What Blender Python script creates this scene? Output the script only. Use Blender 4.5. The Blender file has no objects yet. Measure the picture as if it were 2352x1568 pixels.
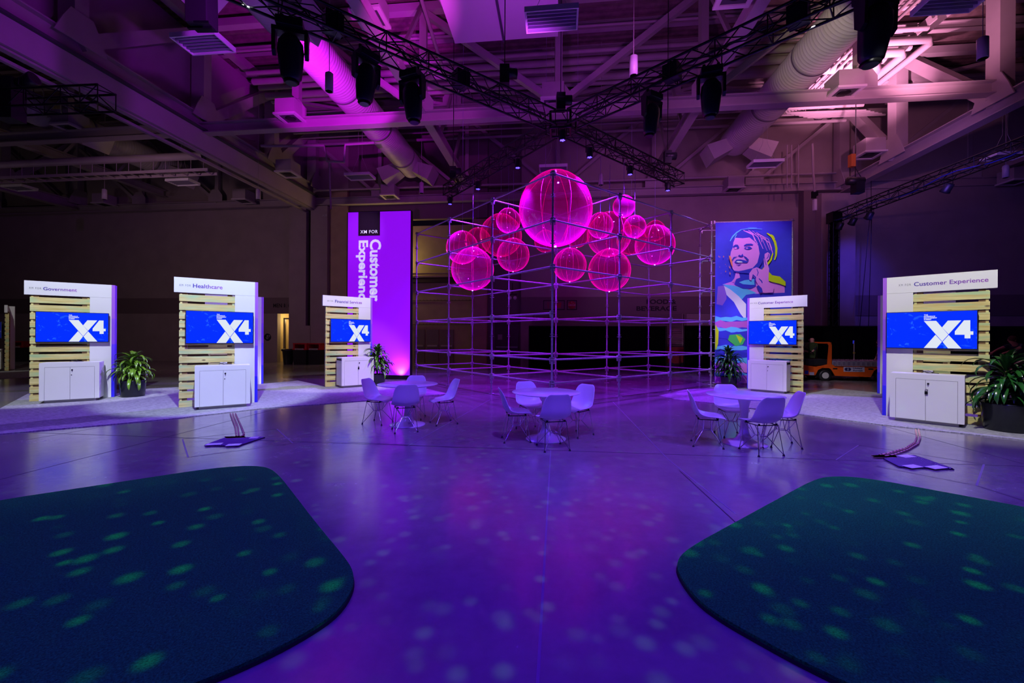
import bpy, math, random
from mathutils import Vector, Matrix
random.seed(7)
S = bpy.context.scene
COL = S.collection
PI = math.pi
# ------------------------------------------------------------------ camera
FPX = 965.0; CH = 1.6; ROLL = 0.0055; PX0 = 1176.0; PY0 = 774.0
cam = bpy.data.cameras.new('camera'); camo = bpy.data.objects.new('camera', cam); COL.objects.link(camo)
cam.sensor_width = 36; cam.lens = FPX/2352*36; cam.shift_y = -(784-PY0)/2352
camo.location = (0, 0, CH); camo.rotation_euler = (PI/2, -ROLL, 0); cam.clip_end = 200
S.camera = camo
S.view_settings.view_transform = 'Standard'; S.view_settings.look = 'None'
S.view_settings.exposure = 0.0; S.view_settings.gamma = 1; S.view_settings.use_curve_mapping = False
w = bpy.data.worlds.new('world'); S.world = w; w.use_nodes = True
w.node_tree.nodes['Background'].inputs[0].default_value = (0.55, 0.22, 0.8, 1)
w.node_tree.nodes['Background'].inputs[1].default_value = 0.0045

# ------------------------------------------------------------------ survey helpers (photo measurements -> metres)
def unroll(px, py):
    dx = px-PX0; dy = py-PY0
    return dx+ROLL*dy, dy-ROLL*dx
def G(px, py, z=0.0):                       # point at height z
    x, y = unroll(px, py)
    Y = FPX*(CH-z)/y
    return Vector((x/FPX*Y, Y, z))
def P(px, py, Y):                           # point at distance Y
    x, y = unroll(px, py)
    return Vector((x/FPX*Y, Y, CH-y/FPX*Y))
HC, HS = 0.9943, 0.1064
def H(a, b, z=0.0):                         # hall axes: a along the back wall, b into depth
    return Vector((a*HC+b*HS, -a*HS+b*HC, z))
HROT = -math.atan2(HS, HC)
WB = 23.66
def aw(px, b=WB):                           # hall coordinate a where the sight line of column px meets depth b
    t = (px-PX0)/FPX
    return b*(t*HC-HS)/(HC+t*HS)
def zw(px, py, b=WB):
    Y = H(aw(px, b), b).y
    return P(px, py, Y).z

# ------------------------------------------------------------------ lights
def light(name, kind, loc, color, power, target=None, angle=60, blend=0.6, radius=0.08, parent=None, size=None):
    l = bpy.data.lights.new(name, kind); l.color = color; l.energy = power
    if kind == 'SPOT':
        l.spot_size = math.radians(angle); l.spot_blend = blend
    if kind in ('SPOT', 'POINT'): l.shadow_soft_size = radius
    if kind == 'AREA' and size: l.shape = 'RECTANGLE'; l.size, l.size_y = size
    o = bpy.data.objects.new(name, l); COL.objects.link(o); o.location = loc
    if target is not None:
        o.rotation_euler = (Vector(target)-Vector(loc)).to_track_quat('-Z', 'Y').to_euler()
    return o
BLUE = (0.078, 0.012, 1.0); LAV = (0.24, 0.10, 1.0); VIO = (0.42, 0.02, 1.0); MAG = (0.85, 0.06, 1.0)
WHITE = (1.0, 0.98, 0.95); COOL = (0.80, 0.86, 1.0)
# floor wash (moving lights of the grid, near rows hang behind the camera)
light('wash_light', 'SPOT', (0, 1.0, 7.0), BLUE, 1300, (0, 3.0, 0), 125, 1.0, 0.25)
light('wash_light', 'SPOT', (-4.6, 3.5, 7.0), BLUE, 1100, (-4.0, 3.5, 0), 110, 1.0, 0.25)
light('wash_light', 'SPOT', (4.6, 3.5, 7.0), BLUE, 1100, (4.0, 3.5, 0), 110, 1.0, 0.25)
light('wash_light', 'SPOT', (0.6, 3.4, 7.0), LAV, 1500, (0.8, 7.0, 0), 70, 0.8, 0.12)
light('wash_light', 'SPOT', (-6.0, 3.6, 7.0), LAV, 1300, (-6.2, 7.8, 0), 75, 0.9, 0.12)
light('wash_light', 'SPOT', (6.0, 3.6, 7.0), LAV, 1200, (4.2, 6.3, 0), 62, 0.9, 0.12)
# booth key lights (positions on or near the lighting truss)
light('booth_light', 'SPOT', (-7.6, 5.9, 6.9), COOL, 2300, (-10.8, 10.3, 1.6), 31, 0.3, 0.06)
light('booth_light', 'SPOT', (-3.7, 5.4, 6.9), (0.72, 0.86, 1.0), 2700, (-6.55, 9.5, 1.55), 31, 0.35, 0.06)
light('booth_light', 'SPOT', (-1.6, 8.5, 6.7), WHITE, 2000, (-5.2, 13.4, 1.3), 32, 0.45, 0.06)
light('booth_light', 'SPOT', (-4.1, 6.5, 6.9), WHITE, 900, (-8.9, 13.4, 1.7), 20, 0.45, 0.06)
light('booth_light', 'SPOT', (3.6, 8.2, 6.7), WHITE, 1700, (7.9, 12.7, 1.45), 30, 0.45, 0.06)
light('booth_light', 'SPOT', (4.5, 4.6, 6.9), WHITE, 1700, (8.2, 8.2, 1.3), 40, 0.45, 0.06)
light('booth_light', 'SPOT', (4.9, 7.0, 6.9), WHITE, 900, (11.1, 11.9, 1.6), 22, 0.45, 0.06)
light('booth_light', 'SPOT', (-17.5, 13.0, 6.9), WHITE, 500, (-22.4, 18.5, 1.6), 30, 0.45, 0.06)
# ceiling wash
light('up_light', 'SPOT', (-5.5, 11.7, 7.6), (0.72, 0.01, 1.0), 2300, (-6.5, 14.9, 10.9), 62, 0.35, 0.04)
light('up_light', 'SPOT', (-1.4, 8.8, 7.5), (0.85, 0.05, 0.9), 2000, (-4.4, 14.3, 13.8), 40, 0.8, 0.04)
light('up_light', 'SPOT', (-1.4, 8.6, 7.6), (0.8, 0.06, 1.0), 1000, (-3.2, 15.3, 9.7), 40, 0.9, 0.05)
light('up_light', 'SPOT', (-3.8, 6.9, 7.6), (0.5, 0.03, 1.0), 1000, (-13.9, 13.2, 11.3), 58, 1.0, 0.1)
light('up_light', 'SPOT', (12.6, 14.9, 7.9), (1.0, 0.36, 0.66), 12000, (14.4, 17.6, 12.8), 58, 1.0, 0.06)
light('up_light', 'SPOT', (9.8, 10.0, 7.5), (1.0, 0.30, 0.66), 1300, (13.8, 16.5, 11.5), 66, 1.0, 0.1)
light('up_light', 'SPOT', (5.0, 8.6, 7.6), (1.0, 0.86, 0.50), 900, (9.7, 13.4, 10.8), 24, 0.6, 0.05)
light('up_light', 'SPOT', (3.0, 8.4, 7.6), (0.75, 0.14, 0.95), 520, (6.0, 16.0, 11.0), 80, 1.0, 0.1)
light('up_light', 'SPOT', (0.4, 9.6, 7.4), (0.55, 0.05, 1.0), 500, (0, 15.5, 13.0), 100, 1.0, 0.1)
light('up_light', 'SPOT', (12.9, 12.4, 8.6), (1.0, 0.38, 0.62), 1500, (14.2, 14.2, 14.4), 95, 1.0, 0.1)
# wall wash
light('wall_light', 'SPOT', (7.0, 10.5, 7.4), (0.62, 0.16, 0.75), 1500, (8.0, 22.5, 6.5), 76, 1.0, 0.9)
light('wall_light', 'SPOT', (13.5, 13.0, 7.4), (0.18, 0.08, 0.80), 900, (21.0, 20.5, 5.5), 95, 1.0, 1.2)
light('wall_light', 'SPOT', (15.4, 17.0, 7.2), (0.06, 0.03, 1.0), 700, (17.4, 21.8, 4.5), 45, 1.0, 0.05)
light('wall_light', 'SPOT', (-15.5, 13.0, 6.6), (0.75, 0.40, 0.58), 560, (-15.0, 26.0, 4.5), 110, 1.0, 0.4)
light('work_light', 'POINT', (-27.0, 16.0, 4.6), (1.0, 0.72, 0.75), 60, radius=0.5)
# work light in the tall recess and in the restroom lobby
light('work_light', 'POINT', H(aw(885), WB+.62, 6.2), (1.0, 0.70, 0.24), 150, radius=0.3)
light('work_light', 'POINT', H(aw(655), WB+1.0, 2.6), (1.0, 0.70, 0.30), 60, radius=0.1)
# portrait banner and purple banner
light('banner_light', 'SPOT', (5.2, 9.4, 6.9), (0.85, 0.75, 1.0), 900, (7.9, 13.8, 3.6), 42, 0.6, 0.06)
light('banner_light', 'SPOT', H(-5.75, 14.9, 0.12), (0.7, 0.25, 1.0), 190, H(-5.9, 15.75, 1.7), 100, 1.0, 0.05)
light('banner_light', 'SPOT', (-4.6, 12.9, 7.4), (0.85, 0.5, 1.0), 200, (-5.6, 15.5, 5.6), 34, 1.0, 0.05)
# broken-up green-white pattern from two effect projectors falling on the turf
def gobo(loc, target, power, ang=95, scale=14.0, seed=0.0):
    o = light('effect_light', 'SPOT', loc, (0.34, 1.0, 0.5), power, target, ang, 0.25, 0.02)
    l = o.data; l.use_nodes = True; nt = l.node_tree; n = nt.nodes; k = nt.links
    em = n['Emission']; tc = n.new('ShaderNodeTexCoord'); sp = n.new('ShaderNodeSeparateXYZ')
    k.new(tc.outputs['Normal'], sp.inputs[0])
    dx = n.new('ShaderNodeMath'); dx.operation = 'DIVIDE'; dy = n.new('ShaderNodeMath'); dy.operation = 'DIVIDE'
    k.new(sp.outputs[0], dx.inputs[0]); k.new(sp.outputs[2], dx.inputs[1]); k.new(sp.outputs[1], dy.inputs[0]); k.new(sp.outputs[2], dy.inputs[1])
    cb = n.new('ShaderNodeCombineXYZ'); k.new(dx.outputs[0], cb.inputs[0]); k.new(dy.outputs[0], cb.inputs[1]); cb.inputs[2].default_value = seed
    vo = n.new('ShaderNodeTexVoronoi'); vo.inputs['Scale'].default_value = scale; vo.voronoi_dimensions = '2D'; k.new(cb.outputs[0], vo.inputs['Vector'])
    rnd = n.new('ShaderNodeSeparateColor'); k.new(vo.outputs['Color'], rnd.inputs[0])
    mr = n.new('ShaderNodeMapRange'); mr.interpolation_type = 'SMOOTHSTEP'
    rad = n.new('ShaderNodeMath'); rad.operation = 'MULTIPLY_ADD'; rad.inputs[1].default_value = 0.16; rad.inputs[2].default_value = 0.16
    k.new(rnd.outputs[0], rad.inputs[0]); k.new(vo.outputs['Distance'], mr.inputs[0]); k.new(rad.outputs[0], mr.inputs[1])
    mr.inputs[2].default_value = 0.05; mr.inputs[3].default_value = 0.0; mr.inputs[4].default_value = 1.0
    mu = n.new('ShaderNodeMath'); mu.operation = 'MULTIPLY'; k.new(mr.outputs[0], mu.inputs[0])
    gr = n.new('ShaderNodeMath'); gr.operation = 'GREATER_THAN'; gr.inputs[1].default_value = 0.08; k.new(rnd.outputs[1], gr.inputs[0]); k.new(gr.outputs[0], mu.inputs[1])
    m3 = n.new('ShaderNodeMath'); m3.operation = 'MULTIPLY'; k.new(mu.outputs[0], m3.inputs[0]); k.new(rnd.outputs[2], m3.inputs[1])
    k.new(m3.outputs[0], em.inputs['Strength'])
    return o
gobo((-2.6, 3.6, 7.0), (-3.3, 3.5, 0), 390, ang=88, scale=23.0)
gobo((3.6, 3.6, 7.0), (4.2, 3.5, 0), 390, ang=88, scale=23.0, seed=3.0)
# side washes from the rear truss arms, raking the booth edges and the carpet
light('wash_light', 'SPOT', (-2.4, 15.1, 6.7), (0.28, 0.14, 1.0), 4200, (-9.5, 9.6, 0.9), 60, 0.6, 0.06)
light('wash_light', 'SPOT', (5.6, 14.0, 6.7), (0.28, 0.14, 1.0), 3000, (8.0, 9.0, 1.1), 60, 0.6, 0.06)

# ------------------------------------------------------------------ materials
def srgb(r, g, b):
    f = lambda c: (c/255/12.92) if c/255 <= 0.04045 else ((c/255+0.055)/1.055)**2.4
    return (f(r), f(g), f(b), 1)
MATS = {}
def M(name, col=(0.5, 0.5, 0.5), rough=0.5, metal=0.0, emit=None, estr=0.0, var=0.0, vscale=8.0, bump=0.0, bscale=40.0, coat=0.0, spec=0.5, stretch=None, rvar=0.0):
    if name in MATS: return MATS[name]
    m = bpy.data.materials.new(name); m.use_nodes = True; nt = m.node_tree; b = nt.nodes['Principled BSDF']
    c = (*col[:3], 1)
    b.inputs['Base Color'].default_value = c; b.inputs['Roughness'].default_value = rough; b.inputs['Metallic'].default_value = metal
    b.inputs['Specular IOR Level'].default_value = spec; b.inputs['Coat Weight'].default_value = coat
    if emit: b.inputs['Emission Color'].default_value = (*emit[:3], 1); b.inputs['Emission Strength'].default_value = estr
    if var or bump or rvar:
        tc = nt.nodes.new('ShaderNodeTexCoord'); mp = nt.nodes.new('ShaderNodeMapping'); nt.links.new(tc.outputs['Object'], mp.inputs[0])
        if stretch: mp.inputs['Scale'].default_value = stretch
    if var or rvar:
        no = nt.nodes.new('ShaderNodeTexNoise'); no.inputs['Scale'].default_value = vscale; no.inputs['Detail'].default_value = 6; nt.links.new(mp.outputs[0], no.inputs['Vector'])
    if var:
        mx = nt.nodes.new('ShaderNodeMix'); mx.data_type = 'RGBA'; mx.blend_type = 'MULTIPLY'
        rp = nt.nodes.new('ShaderNodeValToRGB'); rp.color_ramp.elements[0].position = 0.3; rp.color_ramp.elements[1].position = 0.7
        rp.color_ramp.elements[0].color = (1-var, 1-var, 1-var, 1); rp.color_ramp.elements[1].color = (1, 1, 1, 1)
        nt.links.new(no.outputs['Fac'], rp.inputs[0]); mx.inputs[0].default_value = 1; mx.inputs[6].default_value = c
        nt.links.new(rp.outputs[0], mx.inputs[7]); nt.links.new(mx.outputs[2], b.inputs['Base Color'])
    if rvar:
        mr = nt.nodes.new('ShaderNodeMapRange'); nt.links.new(no.outputs['Fac'], mr.inputs[0]); mr.inputs[1].default_value = 0.3; mr.inputs[2].default_value = 0.7
        mr.inputs[3].default_value = rough-rvar; mr.inputs[4].default_value = rough+rvar; nt.links.new(mr.outputs[0], b.inputs['Roughness'])
    if bump:
        n2 = nt.nodes.new('ShaderNodeTexNoise'); n2.inputs['Scale'].default_value = bscale; n2.inputs['Detail'].default_value = 4; nt.links.new(mp.outputs[0], n2.inputs['Vector'])
        bp = nt.nodes.new('ShaderNodeBump'); bp.inputs['Strength'].default_value = bump; bp.inputs['Distance'].default_value = 0.01
        nt.links.new(n2.outputs['Fac'], bp.inputs['Height']); nt.links.new(bp.outputs[0], b.inputs['Normal'])
    MATS[name] = m; return m
steel_paint = M('painted steel', (0.36, 0.31, 0.32), 0.55, var=0.12, vscale=1.5)
duct_mat = M('duct metal', (0.50, 0.47, 0.46), 0.5, 0.1, var=0.1, vscale=2)
deck_mat = M('roof deck', (0.20, 0.13, 0.13), 0.8, var=0.5, vscale=3)
black_metal = M('black metal', (0.006, 0.006, 0.008), 0.35, 0.3)
black_plastic = M('black plastic', (0.012, 0.012, 0.016), 0.4)
galv = M('galvanised steel', (0.46, 0.46, 0.48), 0.4, 0.2, var=0.35, vscale=25)
chrome = M('chrome wire', (0.75, 0.75, 0.78), 0.15, 1.0)
white_plastic = M('white moulded plastic', (0.80, 0.80, 0.82), 0.35)
white_lam = M('white laminate', (0.78, 0.78, 0.78), 0.35, var=0.03, vscale=2)
white_lac = M('white lacquer', (0.82, 0.81, 0.84), 0.22)
gap_mat = M('dark gap', (0.05, 0.05, 0.06), 0.8)
curtain_mat = M('black drape', (0.0015, 0.0015, 0.0018), 0.95, spec=0.1)
tube_white = M('lamp tube', (0.7, 0.7, 0.78), 0.3)
led_lens = M('led lens', (0.1, 0.1, 0.3), 0.1, emit=(0.05, 0.03, 1.0), estr=12.0)
dim_lens = M('pendant lens', (0.25, 0.25, 0.3), 0.1)
pot_mat = M('dark planter', (0.008, 0.009, 0.016), 0.25)
soil = M('potting soil', (0.02, 0.012, 0.008), 0.9)

def wood_mat():
    m = bpy.data.materials.new('treated pine'); m.use_nodes = True; nt = m.node_tree; n = nt.nodes; k = nt.links; b = n['Principled BSDF']
    tc = n.new('ShaderNodeTexCoord'); oi = n.new('ShaderNodeObjectInfo')
    ad = n.new('ShaderNodeVectorMath'); ad.operation = 'ADD'; sc = n.new('ShaderNodeVectorMath'); sc.operation = 'SCALE'; sc.inputs['Scale'].default_value = 1.0
    cb = n.new('ShaderNodeCombineXYZ'); ml = n.new('ShaderNodeMath'); ml.operation = 'MULTIPLY'; ml.inputs[1].default_value = 37
    k.new(oi.outputs['Random'], ml.inputs[0]); k.new(ml.outputs[0], cb.inputs[0]); k.new(ml.outputs[0], cb.inputs[2])
    k.new(tc.outputs['Object'], ad.inputs[0]); k.new(cb.outputs[0], ad.inputs[1])
    mp = n.new('ShaderNodeMapping'); mp.inputs['Scale'].default_value = (1.2, 6, 16); k.new(ad.outputs[0], mp.inputs[0])
    no = n.new('ShaderNodeTexNoise'); no.inputs['Scale'].default_value = 1.6; no.inputs['Detail'].default_value = 5; k.new(mp.outputs[0], no.inputs['Vector'])
    rp = n.new('ShaderNodeValToRGB'); cr = rp.color_ramp
    cr.elements[0].position = 0.3; cr.elements[0].color = (0.56, 0.44, 0.13, 1); cr.elements[1].position = 0.68; cr.elements[1].color = (0.78, 0.70, 0.30, 1)
    k.new(no.outputs['Fac'], rp.inputs[0])
    n2 = n.new('ShaderNodeTexNoise'); n2.inputs['Scale'].default_value = 2.3; mp2 = n.new('ShaderNodeMapping'); mp2.inputs['Scale'].default_value = (0.7, 2, 4); k.new(ad.outputs[0], mp2.inputs[0]); k.new(mp2.outputs[0], n2.inputs['Vector'])
    r2 = n.new('ShaderNodeValToRGB'); r2.color_ramp.elements[0].position = 0.48; r2.color_ramp.elements[1].position = 0.7; k.new(n2.outputs['Fac'], r2.inputs[0])
    mx = n.new('ShaderNodeMix'); mx.data_type = 'RGBA'; k.new(r2.outputs[0], mx.inputs[0]); k.new(rp.outputs[0], mx.inputs[6]); mx.inputs[7].default_value = (0.42, 0.60, 0.30, 1)
    vo = n.new('ShaderNodeTexVoronoi'); vo.inputs['Scale'].default_value = 2.6; mp3 = n.new('ShaderNodeMapping'); mp3.inputs['Scale'].default_value = (0.9, 0.1, 2.0); k.new(ad.outputs[0], mp3.inputs[0]); k.new(mp3.outputs[0], vo.inputs['Vector'])
    r3 = n.new('ShaderNodeValToRGB'); r3.color_ramp.elements[0].position = 0.05; r3.color_ramp.elements[0].color = (1, 1, 1, 1); r3.color_ramp.elements[1].position = 0.11; r3.color_ramp.elements[1].color = (0, 0, 0, 1); k.new(vo.outputs['Distance'], r3.inputs[0])
    m4 = n.new('ShaderNodeMix'); m4.data_type = 'RGBA'; k.new(r3.outputs[0], m4.inputs[0]); k.new(mx.outputs[2], m4.inputs[6]); m4.inputs[7].default_value = (0.20, 0.13, 0.06, 1)
    k.new(m4.outputs[2], b.inputs['Base Color']); b.inputs['Roughness'].default_value = 0.65
    return m
wood = wood_mat()
wood_dark = M('pine block', (0.22, 0.12, 0.05), 0.7, var=0.3)

def floor_mat():
    m = bpy.data.materials.new('polished concrete'); m.use_nodes = True; nt = m.node_tree; n = nt.nodes; k = nt.links; b = n['Principled BSDF']
    tc = n.new('ShaderNodeTexCoord')
    def noise(scale, detail, st=(1, 1, 1), ro=0.6, d=0.0):
        mp = n.new('ShaderNodeMapping'); mp.inputs['Scale'].default_value = st; k.new(tc.outputs['Object'], mp.inputs[0])
        x = n.new('ShaderNodeTexNoise'); x.inputs['Scale'].default_value = scale; x.inputs['Detail'].default_value = detail; x.inputs['Roughness'].default_value = ro; x.inputs['Distortion'].default_value = d
        k.new(mp.outputs[0], x.inputs['Vector']); return x
    a = noise(0.55, 8, ro=0.65, d=0.6); c = noise(5, 8, ro=0.7); d = noise(0.9, 8, (0.7, 1.5, 1), 0.6, 0.5)
    m1 = n.new('ShaderNodeMath'); m1.operation = 'ADD'; k.new(a.outputs['Fac'], m1.inputs[0]); k.new(c.outputs['Fac'], m1.inputs[1])
    m2 = n.new('ShaderNodeMath'); m2.operation = 'ADD'; k.new(m1.outputs[0], m2.inputs[0]); k.new(d.outputs['Fac'], m2.inputs[1])
    m3 = n.new('ShaderNodeMath'); m3.operation = 'DIVIDE'; m3.inputs[1].default_value = 3; k.new(m2.outputs[0], m3.inputs[0])
    rp = n.new('ShaderNodeValToRGB'); rp.color_ramp.elements[0].position = 0.30; rp.color_ramp.elements[1].position = 0.68
    rp.color_ramp.elements[0].color = (0.15, 0.135, 0.14, 1); rp.color_ramp.elements[1].color = (0.27, 0.25, 0.26, 1)
    k.new(m3.outputs[0], rp.inputs[0]); k.new(rp.outputs[0], b.inputs['Base Color'])
    mr = n.new('ShaderNodeMapRange'); mr.inputs[1].default_value = 0.35; mr.inputs[2].default_value = 0.65; mr.inputs[3].default_value = 0.17; mr.inputs[4].default_value = 0.30
    k.new(m3.outputs[0], mr.inputs[0]); k.new(mr.outputs[0], b.inputs['Roughness']); b.inputs['Specular IOR Level'].default_value = 0.9; b.inputs['Coat Weight'].default_value = 0.35; b.inputs['Coat Roughness'].default_value = 0.13
    bp = n.new('ShaderNodeBump'); bp.inputs['Strength'].default_value = 0.05; bp.inputs['Distance'].default_value = 0.02; k.new(c.outputs['Fac'], bp.inputs['Height']); k.new(bp.outputs[0], b.inputs['Normal'])
    return m
concrete = floor_mat()

def fibre_mat(name, c0, c1, scale, bump, stretch=(1, 1, 1), spec=0.1, speck=None):
    m = bpy.data.materials.new(name); m.use_nodes = True; nt = m.node_tree; n = nt.nodes; k = nt.links; b = n['Principled BSDF']
    tc = n.new('ShaderNodeTexCoord'); mp = n.new('ShaderNodeMapping'); mp.inputs['Scale'].default_value = stretch; k.new(tc.outputs['Object'], mp.inputs[0])
    no = n.new('ShaderNodeTexNoise'); no.inputs['Scale'].default_value = scale; no.inputs['Detail'].default_value = 4; no.inputs['Roughness'].default_value = 0.8; k.new(mp.outputs[0], no.inputs['Vector'])
    rp = n.new('ShaderNodeValToRGB'); rp.color_ramp.elements[0].position = 0.35; rp.color_ramp.elements[1].position = 0.65; rp.color_ramp.elements[0].color = c0; rp.color_ramp.elements[1].color = c1
    k.new(no.outputs['Fac'], rp.inputs[0]); k.new(rp.outputs[0], b.inputs['Base Color']); b.inputs['Roughness'].default_value = 0.9; b.inputs['Specular IOR Level'].default_value = spec
    bp = n.new('ShaderNodeBump'); bp.inputs['Strength'].default_value = bump; bp.inputs['Distance'].default_value = 0.02; k.new(no.outputs['Fac'], bp.inputs['Height']); k.new(bp.outputs[0], b.inputs['Normal'])
    return m
turf = fibre_mat('artificial turf', (0.001, 0.25, 0.020, 1), (0.008, 0.85, 0.11, 1), 90, 1.0, spec=0.25)
carpet = fibre_mat('grey tufted carpet', (0.17, 0.17, 0.18, 1), (0.52, 0.52, 0.54, 1), 7, 0.5, (1.2, 7, 1))
wall_mat = M('painted block wall', (0.34, 0.29, 0.27), 0.8, var=0.15, vscale=1.2)
wall_dark = M('wall band paint', (0.17, 0.13, 0.13), 0.8)
wall_tan = M('tan block wall', (0.45, 0.36, 0.20), 0.8, var=0.15, vscale=2)

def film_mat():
    m = bpy.data.materials.new('pink film with added glow'); m.use_nodes = True; nt = m.node_tree; n = nt.nodes; k = nt.links
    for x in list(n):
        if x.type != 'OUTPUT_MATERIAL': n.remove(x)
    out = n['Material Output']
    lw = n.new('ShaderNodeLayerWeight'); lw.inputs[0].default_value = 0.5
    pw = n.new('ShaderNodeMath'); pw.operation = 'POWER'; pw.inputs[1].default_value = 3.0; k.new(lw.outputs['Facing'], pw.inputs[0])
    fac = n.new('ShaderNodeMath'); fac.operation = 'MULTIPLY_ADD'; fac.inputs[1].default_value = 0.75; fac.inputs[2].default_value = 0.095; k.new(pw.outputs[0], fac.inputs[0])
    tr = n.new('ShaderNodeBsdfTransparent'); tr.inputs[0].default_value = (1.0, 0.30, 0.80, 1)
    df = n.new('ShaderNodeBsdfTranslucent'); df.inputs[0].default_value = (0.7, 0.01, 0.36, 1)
    em = n.new('ShaderNodeEmission'); em.inputs[0].default_value = (1.0, 0.0, 0.36, 1)  # glow put into the skin, stands in for fluorescence, stronger at the rim
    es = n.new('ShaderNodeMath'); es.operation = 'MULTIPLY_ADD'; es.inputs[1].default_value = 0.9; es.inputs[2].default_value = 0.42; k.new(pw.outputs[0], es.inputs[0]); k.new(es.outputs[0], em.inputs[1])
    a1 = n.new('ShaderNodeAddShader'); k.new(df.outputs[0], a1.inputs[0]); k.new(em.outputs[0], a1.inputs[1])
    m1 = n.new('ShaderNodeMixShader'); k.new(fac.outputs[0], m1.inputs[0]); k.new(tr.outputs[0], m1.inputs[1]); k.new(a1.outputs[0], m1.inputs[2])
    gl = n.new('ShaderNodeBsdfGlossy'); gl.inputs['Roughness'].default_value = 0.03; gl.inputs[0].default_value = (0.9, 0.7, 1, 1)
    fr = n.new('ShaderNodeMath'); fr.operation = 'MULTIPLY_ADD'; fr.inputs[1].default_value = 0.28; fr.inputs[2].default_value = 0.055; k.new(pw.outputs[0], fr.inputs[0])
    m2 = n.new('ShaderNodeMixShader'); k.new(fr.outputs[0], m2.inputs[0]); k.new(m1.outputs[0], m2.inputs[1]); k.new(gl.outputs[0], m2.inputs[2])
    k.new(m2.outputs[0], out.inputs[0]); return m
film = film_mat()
seam_mat = M('welded seam', (1.0, 0.03, 0.35), 0.4, emit=(1.0, 0.0, 0.22), estr=0.55)  # seams get the same added glow as the skin

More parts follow.
